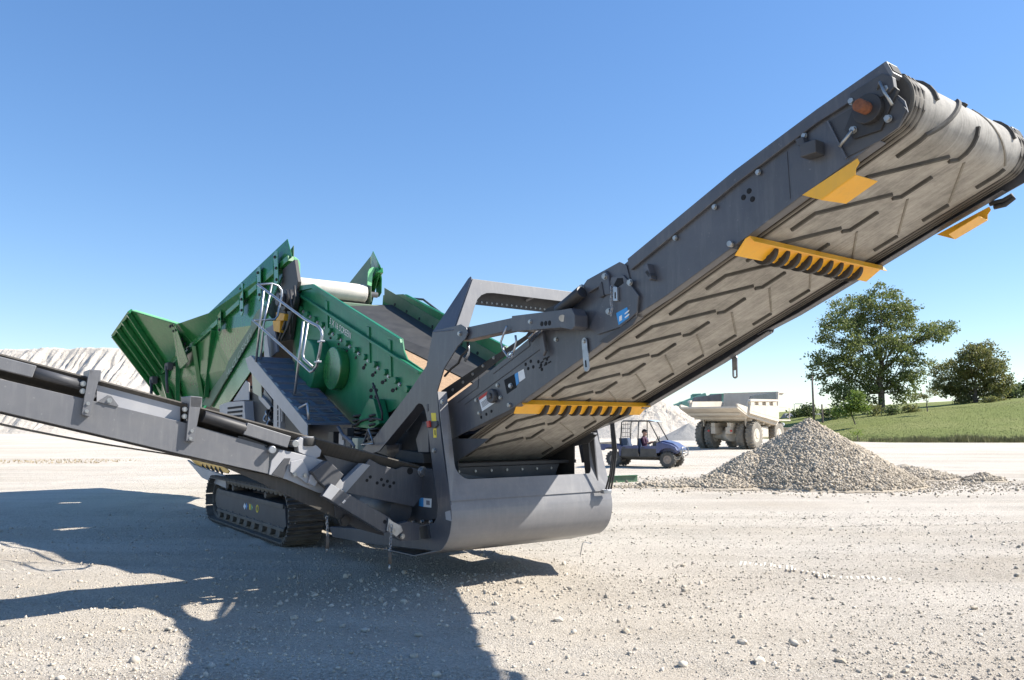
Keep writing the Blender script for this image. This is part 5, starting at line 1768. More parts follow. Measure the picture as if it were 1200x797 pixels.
# spring seat brackets
bt = MB().prism([(-0.24, 1.629), (0.165, 1.978), (0.285, 1.965), (0.46, 1.671), (0.254, 1.599)], -0.95, -0.80)
bt.build("spring_bracket", 'greenbox', scr, 0.004)
MB().tube([(-0.141, -0.97, 1.662), (0.008, -0.97, 1.704), (0.298, -0.97, 1.734), (0.576, -0.97, 1.712), (0.573, -0.97, 1.793), (0.377, -0.97, 2.065), (0.302, -0.97, 2.161)], 0.014, 6).build("grease_hose", 'black', scr)
for c in [(-0.188, -0.9, 1.597), (0.277, -0.9, 1.599)]:
    coil = [Vector((c[0] + .085 * math.cos(2 * math.pi * k / 10), -0.9 + .085 * math.sin(2 * math.pi * k / 10), c[2] - .16 + .34 * k / 60)) for k in range(61)]
    MB().tube(coil, 0.016, 6).build("support_spring", 'black', plant)
for x, z in ((-1.9, 2.62), (0.6, 1.55)):
    for sg in (-1, 1):
        MB().box((x - .16, sg * .70 - .14, z - .9), (x + .16, sg * .70 + .14, z - .12)).build("screen_post", 'grey', plant, 0.01)
# deck with material, rubber strip, dusty lining on the far plate
def zdeck(x):
    return 2.63 - 0.40 * (x + 0.44)
MB().slab([(-2.6, -.74, zdeck(-2.6)), (1.62, -.74, zdeck(1.62)), (1.62, .74, zdeck(1.62)), (-2.6, .74, zdeck(-2.6))], 0.05).build("screen_deck", 'sand', plant)
MB().slab([(-2.6, -.55, zdeck(-2.6) + .035), (1.5, .34, zdeck(1.5) + .035), (1.5, .745, zdeck(1.5) + .16), (-2.6, .745, zdeck(-2.6) + .16)], 0.012).build("deck_rubber", 'rubber', plant)
MB().slab([(-2.9, .757, zdeck(-2.9) + .14), (1.2, .757, zdeck(1.2) + .14), (1.2, .755, zdeck(1.2) + .32), (-2.9, .755, zdeck(-2.9) + .38)], 0.008).build("dusty_liner", 'greendusty', plant)
for i in range(9):
    x = -2.5 + i * .42
    bolt(scr_f, (x, .752, zdeck(x) + .2), '-Y', 0.02, 0.012, 'black')
for k in range(6):
    x = -2.2 + k * .72
    MB().beam((x, -.76, zdeck(x) - .1), (x, .76, zdeck(x) - .1), 0.08, 0.08).build("deck_beam", 'greendusty', plant)
# far walkway handrail seen over the far plate
hr = MB().tube([(-3.252, 1.5, 3.924), (-2.875, 1.5, 3.858), (-2.365, 1.5, 3.599), (-1.62, 1.5, 3.228), (-1.211, 1.5, 3.077)], 0.02, 8)
hr.build("far_handrail", 'greydark', plant)
MB().tube([(-2.394, 1.5, 3.602), (-2.392, 1.5, 3.498), (-2.385, 1.5, 3.188)], 0.018, 8).build("handrail_post", 'greydark', plant)

# ---------------------------------------------------------------- walkway with handrails
YW = -1.52
strg = [(-3.038, 2.672), (-2.769, 2.698), (-0.4, 1.662), (-0.387, 1.492), (-0.625, 1.554), (-2.868, 2.49)]
wk = MB().prism(strg, YW, YW + .012)
wk.sheet([strg[1], strg[2]], YW, YW + .05, -0.008)
wko = wk.build("walkway_stringer", 'silver', plant, 0.003)
MB().prism([(x, z) for x, z in strg], -0.92, -0.908).build("walkway_stringer", 'greydark', plant, 0.003)
s0_, s1_ = Vector((strg[1][0], 0, strg[1][1])), Vector((strg[2][0], 0, strg[2][1]))
nt_ = 9
for i in range(nt_):
    a = s0_.lerp(s1_, i / nt_)
    b_ = s0_.lerp(s1_, (i + 1) / nt_)
    td = MB()
    zz = (a.z + b_.z) / 2 - .02
    td.prism([(a.x, a.z - .012), (b_.x - .01, b_.z + .018), (b_.x - .01, b_.z - .012), (a.x, a.z - .04)], YW + .014, -0.93)
    tdo = td.build("walkway_tread", 'tread', plant, 0.003)
    if i >= 5:
        for r_ in range(3):
            f = .25 + r_ * .22
            x = a.x + (b_.x - a.x) * f
            z = a.z - .012 + (b_.z + .03 - a.z) * f
            for yy in (-1.40, -1.18):
                sl = MB().prism([(x - .012, z - .002), (x + .012, z + .0055), (x + .012, z + .0085), (x - .012, z + .001)], yy, yy + .15)
                sl.build("tread_slot", 'silver', tdo)
MB().prism([(-2.767, 2.485), (-2.289, 2.295), (-2.262, 2.046), (-2.665, 2.134)], -1.505, -1.49).build("pale_support_panel", 'palepanel', plant, 0.003)
pp = MB().prism([(-2.13, 2.02), (-1.834, 1.916), (-1.801, 1.567), (-2.085, 1.566)], -1.37, -1.30)
ppo = pp.build("perforated_post", 'silver', plant, 0.003)
for (px, pz) in [(-1.93, 1.917), (-1.921, 1.826), (-1.914, 1.748), (-1.905, 1.663)]:
    MB().prism([(px - .02, pz - .035), (px + .02, pz - .035), (px + .02, pz + .035), (px - .02, pz + .035)], -1.371, -1.373).build("post_slot", 'hole', ppo)
MB().beam(*[(-1.801, -1.35, 1.939), (-1.779, -1.35, 1.699)], 0.02, 0.03).build("bracket_bar", 'silver', plant)
MB().tube([(-0.681, -1.52, 1.869), (-0.406, -1.52, 1.918), (-0.347, -1.52, 1.715)], 0.018, 8).build("grab_rail", 'galv', plant)
def rail_(pts, nm="handrail"):
    return MB().tube(pts, 0.0175, 10).build(nm, 'galv', plant)
rail_([(-2.565, -1.52, 3.756), (-0.594, -1.52, 3.01), (-0.325, -1.52, 2.926), (-0.125, -1.52, 2.867), (-0.011, -1.52, 2.797), (0.007, -1.52, 2.732), (-0.06, -1.52, 2.538), (-0.144, -1.52, 2.375), (-0.238, -1.52, 2.327)])
rail_([(-2.728, -1.52, 3.228), (-0.73, -1.52, 2.466), (-0.336, -1.52, 2.311), (-0.238, -1.52, 2.327)])
rail_([(-2.277, -1.52, 3.636), (-2.513, -1.52, 2.584)], "handrail_post")
rail_([(-0.636, -1.52, 2.981), (-0.864, -1.52, 2.05)], "handrail_post")
rail_([(-0.538, -1.5, 2.95), (-0.67, -1.5, 2.563), (-0.635, -1.5, 2.494), (-0.335, -1.5, 2.376)], "handrail_post")
tops = [(-2.62, -1.503, 3.766), (-2.62, -1.282, 3.803), (-2.62, -1.189, 3.779), (-2.62, -1.133, 3.719), (-2.62, -1.124, 3.64), (-2.62, -1.18, 3.316), (-2.62, -1.224, 3.253), (-2.62, -1.534, 3.215)]
rail_(tops)
rail_([(-2.62, -1.289, 3.795), (-2.62, -1.391, 3.168), (-2.62, -1.422, 2.583)], "handrail_post")
for p in [(-0.02, -1.54, 2.67), (-0.112, -1.54, 2.424)]:
    MB().box((p[0] - .05, p[1] - .01, p[2] - .012), (p[0] + .05, p[1] + .05, p[2] + .012)).build("rail_clamp", 'galv', plant, 0.004)

# ---------------------------------------------------------------- engine bay under the walkway
eb = MB().prism([(-5.356, 2.002), (-4.784, 2.049), (-3.915, 2.042), (-3.773, 1.624), (-5.246, 1.621)], -1.25, -1.10).build("engine_cover", 'silver', plant, 0.004)
for i in range(6):
    a = [(-4.802, -1.255, 1.938), (-3.979, -1.255, 1.952)]
    dz = -.075 * i
    MB().beam((a[0][0], -1.256, a[0][2] + dz), (a[1][0], -1.256, a[1][2] + dz), 0.01, 0.035).build("grille_slot", 'hole', eb)
MB().prism([(-4.881, 2.068), (-4.194, 2.395), (-4.027, 2.345), (-3.993, 2.06)], -1.15, -1.13).build("sloping_panel", 'silver', plant, 0.003)
MB().prism([(-4.348, 2.317), (-3.875, 2.185), (-3.263, 2.056), (-3.133, 1.598), (-4.31, 1.623)], -1.10, -0.95).build("dark_housing", 'black', plant, 0.006)
MB().prism([(-3.67, 2.25), (-2.638, 1.885), (-2.0, 1.503), (-3.595, 1.555)], -0.96, -0.90).build("dark_housing", 'black', plant, 0.006)
MB().prism([(-3.059, 2.127), (-2.73, 2.038), (-2.41, 1.903), (-2.559, 1.88), (-3.01, 2.046)], -1.3, -1.25).build("silver_strut", 'silver', plant, 0.003)
MB().prism([(-2.937, 2.203), (-2.569, 2.035), (-2.561, 1.958), (-2.963, 2.072)], -1.25, -1.2).build("grey_box", 'sidegrey', plant, 0.003)
for k, (u, v, r_) in enumerate(((312, 488, .06), (318, 483, .05), (316, 494, .055), (322, 491, .04))):
    p = [(-2.63, -1.3, 1.779), (-2.407, -1.3, 1.84), (-2.469, -1.3, 1.702), (-2.248, -1.3, 1.738)][k]
    MB().tube([Vector(p) + Vector((math.cos(w) * r_, -.02 * math.sin(2 * w), math.sin(w) * r_ * 1.3)) for w in [2 * math.pi * j / 14 for j in range(12)]], 0.016, 6).build("hose_loop", 'black' if k % 2 else 'galv', plant)
for k in range(5):
    p = [(-0.643, -1.05, 1.495), (-0.316, -1.05, 1.478), (-0.106, -1.05, 1.438), (0.096, -1.05, 1.421), (-0.215, -1.05, 1.544)][k]
    MB().box((p[0] - .08, p[1] - .05, p[2] - .09), (p[0] + .08, p[1] + .05, p[2] + .07)).build("valve_block", ('black', 'silver', 'greydark', 'palepanel', 'black')[k], plant, 0.008)
MB().tube([(0.433, -1.15, 1.409), (0.587, -1.15, 1.601), (0.731, -1.15, 1.435), (0.409, -1.15, 1.418)], 0.012, 6).build("lifting_triangle", 'galv', plant)
MB().tube([(-0.424, -1.1, 1.629), (-0.257, -1.1, 1.522), (0.005, -1.1, 1.441), (0.108, -1.1, 1.38)], 0.022, 8).build("hydraulic_hose", 'tread', plant)

# ---------------------------------------------------------------- feed conveyor and hopper
YF = -0.98
st = MB().prism([(-7.534, 2.068), (-4.187, 3.602), (-3.836, 3.646), (-3.736, 3.519), (-4.287, 3.272), (-6.948, 2.004)], YF - .02, YF)
sto = st.build("feed_conveyor_beam", 'greendusty', plant, 0.006)
mirror_y(st).build("feed_conveyor_beam", 'greendusty', plant, 0.006)
dk = MB().prism([(-7.063, 2.007), (-4.382, 3.284), (-3.827, 3.532), (-3.211, 3.195), (-3.564, 3.047), (-4.318, 2.716), (-4.765, 2.504), (-6.157, 1.925)], -0.95, -0.93)
dko = dk.build("feed_conveyor_side", 'green', plant, 0.004)
mirror_y(dk).build("feed_conveyor_side", 'green', plant, 0.004)
MB().prism([(-6.337, 1.929), (-4.476, 2.729), (-3.944, 2.795), (-4.434, 2.356), (-5.773, 1.873)], -0.90, -0.60).build("feed_conveyor_underside", 'rust', plant, 0.004)
b0, b1 = [(-5.838, -1.002, 2.572), (-4.011, -1.002, 3.447)]
dv = (Vector(b1) - Vector(b0)).normalized()
text_on("beam_lettering", "McCLOSKEY", sto, Vector(b0) + Vector((0.0, -.004, -.07)), dv, Vector((-dv.z, 0, dv.x)), 0.17, 'lettering', sx=1.75)
R1, R2 = Vector([(-3.184, -0.8, 4.357)][0]), Vector([(-9.265, -1.6, 2.597)][0])
def rl(t):
    return R1.lerp(R2, t)
tip = Vector([(-3.432, -0.78, 4.736)][0])
w_a = Vector((-5.98, -1.34, 3.74))
w_b = Vector((-7.09, -1.66, 3.62))
w_c = Vector((-8.06, -2.30, 3.94))
w_d = Vector((-9.22, -2.41, 3.55))
w_e = Vector((-9.41, -1.42, 2.33))
w_f = Vector((-9.31, -1.13, 2.03))
w_g = Vector((-7.08, -1.31, 3.22))
def both(mb, name, mat, bev=0.004):
    a = mb.build(name, mat, plant, bev)
    mirror_y(mb).build(name, mat, plant, bev)
    return a
both(MB().slab([R1 + Vector((.05, 0, .02)), tip, w_a, rl(.50)], 0.012), "hopper_wing", 'green')
both(MB().slab([rl(.50), w_a, w_b, rl(.64)], 0.012), "hopper_wing", 'green')
wing2 = both(MB().slab([w_g, w_b, w_c, w_d, w_e, w_f, w_g.lerp(w_f, .6) + Vector((.25, 0, 0))], 0.014), "hopper_wing", 'green')
both(MB().slab([w_b + Vector((0, -.01, .01)), w_c + Vector((0, -.01, .01)), w_c + Vector((0, .06, .03)), w_b + Vector((0, .06, .03))], 0.014), "wing_edge", 'greenlite')
both(MB().beam(rl(.0), rl(1.02), 0.12, 0.10), "hopper_rail", 'green', 0.008)
# ribs on the flared wing
for i, f in enumerate((0.05, 0.36, 0.68, 0.97)):
    top = w_c.lerp(w_d, f)
    bot = w_g.lerp(w_f, .62).lerp(w_e, f)
    off = Vector((0, -.05, -.03))
    both(MB().beam(top + off, bot + off, 0.07, 0.09, up=(0, 1, 1)), "wing_rib", 'green', 0.008)
both(MB().beam(w_d + Vector((0, -.03, 0)), w_c + Vector((0, -.03, 0)), 0.06, 0.10, up=(0, 1, 1)), "wing_rib", 'green', 0.006)
both(MB().beam(w_d, w_e, 0.05, 0.10, up=(0, 1, 1)), "wing_rib", 'green', 0.006)
# strap plates and brackets over the rail
for t in (.06, .16, .27, .42):
    p = rl(t) + Vector((0, -.07, 0))
    mb = MB().slab([p + Vector((x, -.01 * s_, z)) for x, z, s_ in ((-.12, .22, 1), (-.02, .30, 1), (.10, .26, 1), (.16, .0, 2), (.18, -.26, 1), (.08, -.33, 1), (-.02, -.26, 1), (-.08, 0, 2))], 0.016)
    s_o = both(mb, "strap_plate", 'green', 0.006)
    for dx, dz in ((-.02, .18), (.10, -.22), (.06, -.02)):
        bolt(s_o, tuple(p + Vector((dx, -.02, dz))), '-Y', 0.022, 0.02, 'black')
for j in range(2):
    p0 = w_b.lerp(rl(.64), .0)
    fl_ = MB().slab([w_b + Vector((.08 - .2 * j, -.04, 0)), w_b + Vector((.0 - .2 * j, -.04, -.05)), rl(.70) + Vector((-.1 - .12 * j, -.08, -.35)), rl(.66) + Vector((.12 - .1 * j, -.08, -.30))], 0.016)
    f_o = both(fl_, "bolted_flange", 'green', 0.005)
    for k in range(6):
        q_ = w_b.lerp(rl(.66), k / 5) + Vector((.03 - .2 * j, -.07, -.03))
        bolt(f_o, tuple(q_), '-Y', 0.026, 0.024, 'black')
# body below the rail
lo_a = Vector([(-4.086, -0.96, 3.356)][0])
lo_b = Vector([(-7.602, -0.96, 2.0)][0])
lo_c = Vector((-9.0, -1.15, 1.6))
both(MB().slab([rl(.0), rl(.52), lo_b.lerp(lo_a, .5) + Vector((0, -.01, 0)), lo_a], 0.012), "hopper_body", 'green')
both(MB().slab([rl(.52), rl(1.0), lo_c, lo_b, lo_b.lerp(lo_a, .5) + Vector((0, -.01, 0))], 0.012), "hopper_body", 'green')
for t in (.48, .62, .76, .90):
    both(MB().beam(rl(t) + Vector((0, -.03, -.05)), (lo_b if t < .7 else lo_c).lerp(rl(t), .15) + Vector((.3, -.05, 0)), 0.09, 0.12), "body_rib", 'green', 0.006)
for t, s_ in ((.80, 1.0), (.94, .8)):
    p = rl(t) + Vector((0, -.12, -.10))
    MB().box(tuple(p - Vector((.14, .06, .08))), tuple(p + Vector((.14, .06, .08)))).build("ram_lug", 'greydark', plant, 0.02)
    MB().tube([p + Vector((.05, -.05, 0)), p + Vector((.2, -.07, -.3)), p + Vector((.28, -.06, -.55))], 0.03, 8).build("wing_ram", 'greydark', plant)
MB().slab([(-9.2, -1.15, 1.65), (-9.2, 1.15, 1.65), (-12.4, 1.6, 3.55), (-12.4, -1.55, 3.55)], 0.014).build("hopper_shadow_plate", 'green', plant, 0.004)  # unseen rear extension, added to stretch the machine's shadow backwards
for sg in (-1, 1):
    MB().slab([(-9.2, sg * 1.15, 1.65), (-12.4, sg * 1.57, 3.55), (-9.3, sg * 1.6, 3.2)], 0.014).build("hopper_shadow_cheek", 'green', plant, 0.004)  # unseen cheeks that go with the added shadow plate
MB().slab([(-9.0, -.9, 1.55), (-9.0, .9, 1.55), (-3.6, .9, 3.35), (-3.6, -.9, 3.35)], 0.02).build("hopper_shadow_floor", 'greydark', plant, 0.004)  # unseen closed underside, added to keep sun out of the shadow
MB().box((-3.25, -.70, 2.45), (-2.55, .70, 3.62)).build("shadow_fill_block", 'greendusty', plant, 0.01)  # block added to close a lit gap in the ground shadow
# feed belt drum
hd = MB().cyl((-3.40, -.66, 3.945), (-3.40, .62, 3.945), 0.158, 36)
hd.build("feed_drum_belt", 'beltwhite', plant, 0.02)
MB().slab([(-3.45, -.62, 4.10), (-3.45, .62, 4.10), (-9.2, .62, 2.15), (-9.2, -.62, 2.15)], 0.02).build("feed_belt", 'beltwhite', plant)
MB().slab([(-3.36, -.62, 3.785), (-3.36, .62, 3.785), (-9.2, .62, 1.85), (-9.2, -.62, 1.85)], 0.02).build("feed_belt_return", 'beltdark', plant)
MB().cyl((-3.40, -.86, 3.945), (-3.40, .86, 3.945), 0.05, 14).build("feed_drum_shaft", 'greydark', plant)
ep = MB().prism([(-0.774, 4.42), (-0.694, 4.409), (-0.635, 4.366), (-0.611, 4.311), (-0.604, 4.082), (-0.684, 4.066), (-0.705, 4.3)], -3.28, -3.265, 'X')
epo = both(ep, "head_end_plate", 'greenlite', 0.003)
for (y, z) in [(-0.67, 4.308), (-0.661, 4.252), (-0.655, 4.195), (-0.65, 4.138)]:
    bolt(epo, (-3.265, y, z), 'X', 0.022, 0.003, 'hole', 'drilled_hole')
iw = MB().slab([(-3.35, .70, 4.62), (-3.30, .70, 3.80), (-5.2, .72, 3.1), (-5.2, .74, 3.95)], 0.012)
iw.build("hopper_liner", 'greendusty', plant, 0.003)
mirror_y(iw).build("hopper_liner", 'greendusty', plant, 0.003)
# drive end machinery
MB().prism([(-3.402, 4.201), (-2.859, 4.278), (-2.677, 3.891), (-2.792, 3.499), (-2.938, 2.997), (-3.657, 3.004), (-3.7, 3.438), (-3.403, 3.787)], -0.86, -0.80).build("drive_mount", 'black', plant, 0.006)
p = [(-2.735, -0.98, 3.589)][0]
MB().cyl((p[0], -0.86, p[2]), (p[0], -1.06, p[2]), 0.17, 24).build("drive_motor", 'black', plant, 0.012)
MB().cyl((p[0], -1.06, p[2]), (p[0], -1.16, p[2]), 0.10, 20).build("motor_cap", 'greydark', plant, 0.008)
MB().prism([(-3.239, 3.319), (-2.88, 3.28), (-2.901, 3.092), (-3.182, 3.147)], -1.05, -0.98).build("yellow_motor_part", 'engine', plant, 0.008)
MB().prism([(-3.091, 3.44), (-2.697, 3.367), (-2.726, 3.263), (-3.077, 3.301)], -1.05, -0.98).build("orange_manifold", 'engine', plant, 0.008)
MB().prism([(-3.628, 3.232), (-3.216, 3.26), (-3.011, 2.803), (-3.57, 2.678)], -1.03, -1.0).build("guard_panel", 'tread', plant, 0.003)
MB().prism([(-3.413, 3.079), (-3.289, 3.095), (-3.08, 2.642), (-3.368, 2.661)], -1.12, -1.1).build("pale_upright", 'silver', plant, 0.003)
for k in range(3):
    MB().tube([(-2.874, -1.0, 3.632), (-2.73, -1.0, 3.317), (-3.013, -1.0, 3.035), (-3.152, -1.0, 2.842)] if k == 0 else ([(-2.533, -1.03, 3.717), (-2.393, -1.03, 3.368), (-2.593, -1.03, 3.14), (-2.844, -1.03, 2.977)] if k == 1 else [(-2.437, -1.0, 3.773), (-2.383, -1.0, 3.567), (-2.542, -1.0, 3.296), (-2.555, -1.0, 3.032)]), 0.02, 8).build("hydraulic_hose", 'black', plant)

# ================================================================ vehicles and people
M['utvblue'] = paint('blue_body', (0.008, 0.03, 0.15), 0.3, var=0.12, scale=3.0, dust=(0.4, 0.38, 0.33), dust_amt=0.3, coat=0.15)
M['utvblack'] = paint('black_plastic', (0.03, 0.03, 0.031), 0.6, var=0.2, dust=(0.3, 0.27, 0.22), dust_amt=0.35)
M['tyre'] = paint('dusty_tyre', (0.035, 0.034, 0.033), 0.9, var=0.2, dust=(0.32, 0.29, 0.24), dust_amt=0.45, dust_scale=4.0)
M['rim'] = paint('dusty_rim', (0.30, 0.24, 0.19), 0.6, var=0.2)
M['glass'] = paint('clear_lens', (0.55, 0.6, 0.66), 0.1, var=0.05, spec=0.8)
M['cream'] = paint('dusty_cream_paint', (0.56, 0.50, 0.41), 0.7, var=0.15, scale=1.5, dust=(0.52, 0.465, 0.385), dust_amt=0.6, dust_scale=1.2)
M['steelworn'] = paint('worn_steel', (0.06, 0.065, 0.08), 0.3, metal=0.5, var=0.3, scale=1.5)
M['trucktyre'] = paint('pale_dusty_tyre', (0.10, 0.095, 0.085), 0.9, var=0.2, dust=(0.42, 0.37, 0.30), dust_amt=0.75, dust_scale=1.6)
M['seat'] = paint('blue_grey_vinyl', (0.04, 0.06, 0.11), 0.6, var=0.15)
M['shirt'] = paint('dark_plum_shirt', (0.06, 0.022, 0.045), 0.85, var=0.2, scale=8.0)
M['jeans'] = paint('grey_trousers', (0.16, 0.14, 0.13), 0.85, var=0.2, scale=8.0)
M['skin'] = paint('skin', (0.42, 0.25, 0.18), 0.55, var=0.08)
M['hair'] = paint('dark_hair', (0.025, 0.018, 0.015), 0.7, var=0.2)

def wheel_mesh(r, w, rim_r, tread=0, lug=0.03, rimw=.6):
    """tyre and rim about local Y, centred at the hub"""
    t = MB()
    prof = [(rim_r, -w * .40), (r * .80, -w * .50), (r * .94, -w * .47), (r, -w * .34), (r, w * .34), (r * .94, w * .47), (r * .80, w * .50), (rim_r, w * .40)]
    n = 36
    vs = [(math.cos(2 * math.pi * i / n) * q, y, math.sin(2 * math.pi * i / n) * q) for i in range(n) for q, y in prof]
    k = len(prof)
    fs = [(i * k + j, i * k + j + 1, ((i + 1) % n) * k + j + 1, ((i + 1) % n) * k + j) for i in range(n) for j in range(k - 1)]
    t.add(vs, fs, True)
    if tread:
        for i in range(tread):
            for s in (-1, 1):
                a = 2 * math.pi * (i + (.5 if s > 0 else 0)) / tread
                da = math.pi / tread * .62
                q0, q1 = r * .985, r + lug
                pts = []
                for aa, yy in ((a - da * .5, s * w * .04), (a + da * .5, s * w * .04), (a + da * .9, s * w * .46), (a - da * .1, s * w * .46)):
                    pts.append((aa, yy))
                vs = [(math.cos(aa) * q, yy, math.sin(aa) * q) for q in (q0, q1 if True else q1) for aa, yy in pts]
                t.add(vs, [(0, 1, 2, 3), (7, 6, 5, 4), (0, 4, 5, 1), (1, 5, 6, 2), (2, 6, 7, 3), (3, 7, 4, 0)])
    rm = MB()
    rm.cyl((0, -w * .40, 0), (0, -w * .30, 0), rim_r * 1.01, 28)
    rm.cyl((0, w * .30, 0), (0, w * .40, 0), rim_r * 1.01, 28)
    for s in (-1, 1):
        rm.cyl((0, s * w * .40, 0), (0, s * w * .46, 0), rim_r * .55, 20, rim_r * .42)
        for i in range(8):
            a = 2 * math.pi * i / 8
            rm.cyl((math.cos(a) * rim_r * .72, s * w * .39, math.sin(a) * rim_r * .72), (math.cos(a) * rim_r * .72, s * w * .44, math.sin(a) * rim_r * .72), rim_r * .07, 6)
    return t.mesh("tyre"), rm.mesh("rim")

def put_wheel(parent, tm, rm, loc, tmat, rmat):
    tm.materials.clear(); tm.materials.append(M[tmat])
    rm.materials.clear(); rm.materials.append(M[rmat])
    w = inst("wheel", tm, parent, loc)
    inst("rim", rm, w)
    return w

# ---------------------------------------------------------------- blue side-by-side utility vehicle
(wf, wr) = [(5.961, 30.164), (4.048, 30.895)]
hd_ = R(-27)
lf = Vector((-math.sin(hd_), math.cos(hd_), 0))
mid = Vector(((wf[0] + wr[0]) / 2, (wf[1] + wr[1]) / 2, 0)) + lf * .66
utv = empty("utility_vehicle", tuple(mid), hd_)
utv.scale = (.94, .94, .94)
tag(utv, "blue four-seat utility vehicle with roll cage parked behind the conveyor", "utility vehicle")
t_, r_ = wheel_mesh(.325, .26, .17, 16, .022)
for x in (1.16, -1.16):
    for y in (.62, -.62):
        put_wheel(utv, t_, r_, (x, y, .34), 'tyre', 'rim')
def both_y(mb, name, mat, bev=0.01, par=None):
    a = mb.build(name, mat, par or utv, bev)
    b = mirror_y(mb).build(name, mat, par or utv, bev)
    return a, b
MB().box((-1.5, -.42, .30), (1.4, .42, .46)).build("chassis", 'utvblack', utv, .02)
hood = MB()
hood.prism([(.72, .62), (.72, 1.08), (.95, 1.12), (1.35, 1.02), (1.58, .86), (1.62, .66), (1.50, .58)], -.52, .52)
hood.build("hood", 'utvblue', utv, .05)
both_y(MB().prism([(.70, .60), (.72, 1.02), (.95, 1.05), (1.30, .97), (1.52, .86), (1.60, .72), (1.52, .66), (1.46, .74), (1.32, .80), (1.10, .80), (.92, .74), (.82, .60)], -.78, -.50), "front_fender", 'utvblue', .03)
for s in (-1, 1):
    MB().prism([(1.50, .80), (1.56, .72), (1.60, .76), (1.54, .88)], s * .24, s * .50).build("headlight", 'glass', utv, .01)
MB().prism([(1.55, .52), (1.64, .60), (1.62, .72), (1.52, .66)], -.42, .42).build("grille", 'utvblack', utv, .02)
bg = MB()
bg.tube([(1.60, -.45, .46), (1.72, -.45, .52), (1.74, -.45, .76), (1.70, -.40, .84), (1.70, .40, .84), (1.74, .45, .76), (1.72, .45, .52), (1.60, .45, .46)], .022, 8)
bg.build("brush_guard", 'galv', utv)
MB().tube([(1.73, -.45, .62), (1.74, .45, .62)], .02, 8).build("brush_guard_bar", 'galv', utv)
MB().box((-.86, -.70, .40), (.80, .70, .48)).build("floor_tub", 'utvblack', utv, .02)
for x0, x1 in ((.02, .74), (-.80, -.04)):
    for s in (-1, 1):
        d = MB().prism([(x0, .44), (x1, .44), (x1 - .02, .80), (x0 + .02, .80)], s * .72, s * .77)
        do = d.build("door", 'utvblack', utv, .02)
        MB().prism([(x0 + .01, .78), (x1 - .01, .78), (x1 - .03, .90), (x0 + .03, .88)], s * .715, s * .775).build("door_top", 'utvblue', do, .015)
        MB().box((x0 + .06, s * .775, .80), (x0 + .20, s * .79, .84)).build("handle", 'utvblack', do, .005)
both_y(MB().prism([(-.82, .46), (-.80, .92), (-1.72, .96), (-1.74, .70), (-1.56, .68), (-1.46, .78), (-1.30, .82), (-1.02, .82), (-.92, .72), (-.88, .46)], -.77, -.70), "rear_fender", 'utvblue', .02)
bed = MB()
bed.box((-1.74, -.70, .74), (-.84, .70, .80))
bed.box((-1.76, -.72, .74), (-1.72, .72, 1.02))
bed.build("cargo_bed", 'utvblack', utv, .015)
for x in (-.55, .25):
    MB().prism([(x - .22, .58), (x + .26, .62), (x + .26, .74), (x - .18, .72), (x - .28, 1.20), (x - .40, 1.20), (x - .30, .60)], -.60, .60).build("bench_seat", 'seat', utv, .04)
dash = MB().prism([(.66, .78), (.72, 1.08), (.60, 1.10), (.52, .98), (.56, .78)], -.66, .66).build("dashboard", 'utvblack', utv, .02)
sw_ = MB()
c = Vector((.46, .34, 1.12))
sw_.tube([c + Vector((math.sin(.5) * .17 * math.cos(a), .17 * math.sin(a), math.cos(.5) * .17 * math.cos(a))) for a in [2 * math.pi * k / 20 for k in range(21)]], .014, 6)
swo = sw_.build("steering_wheel", 'utvblack', utv)
MB().tube([c, (.60, .34, 1.02)], .02, 8).build("steering_column", 'utvblack', swo)
for s in (-1, 1):
    MB().tube([(.86, s * .66, 1.04), (.42, s * .60, 1.86), (.34, s * .60, 1.92), (-.72, s * .60, 1.92), (-.80, s * .62, 1.86), (-.86, s * .66, .90)], .027, 8).build("cage_tube", 'utvblack', utv)
    MB().tube([(-.10, s * .66, .90), (-.06, s * .60, 1.90)], .025, 8).build("cage_tube", 'utvblack', utv)
for x in (.36, -.06, -.74):
    MB().tube([(x, -.60, 1.92), (x, .60, 1.92)], .025, 8).build("cage_crossbar", 'utvblack', utv)
MB().prism([(-.74, 1.93), (.20, 1.945), (.20, 1.96), (-.74, 1.955)], -.58, .58).build("roof", 'utvblack', utv, .006)
MB().slab([(.34, -.58, 1.96), (.62, -.56, 1.90), (.62, .56, 1.90), (.34, .58, 1.96)], .02).build("roof_visor", 'glass', utv, .006)
for i in range(6):
    y = -.58 + i * .232
    MB().tube([(-.80, y, 1.22), (-.80, y, 1.86)], .010, 6).build("cage_wire", 'utvblack', utv)
for i in range(4):
    MB().tube([(-.80, -.6, 1.26 + i * .17), (-.80, .6, 1.26 + i * .17)], .010, 6).build("cage_wire", 'utvblack', utv)

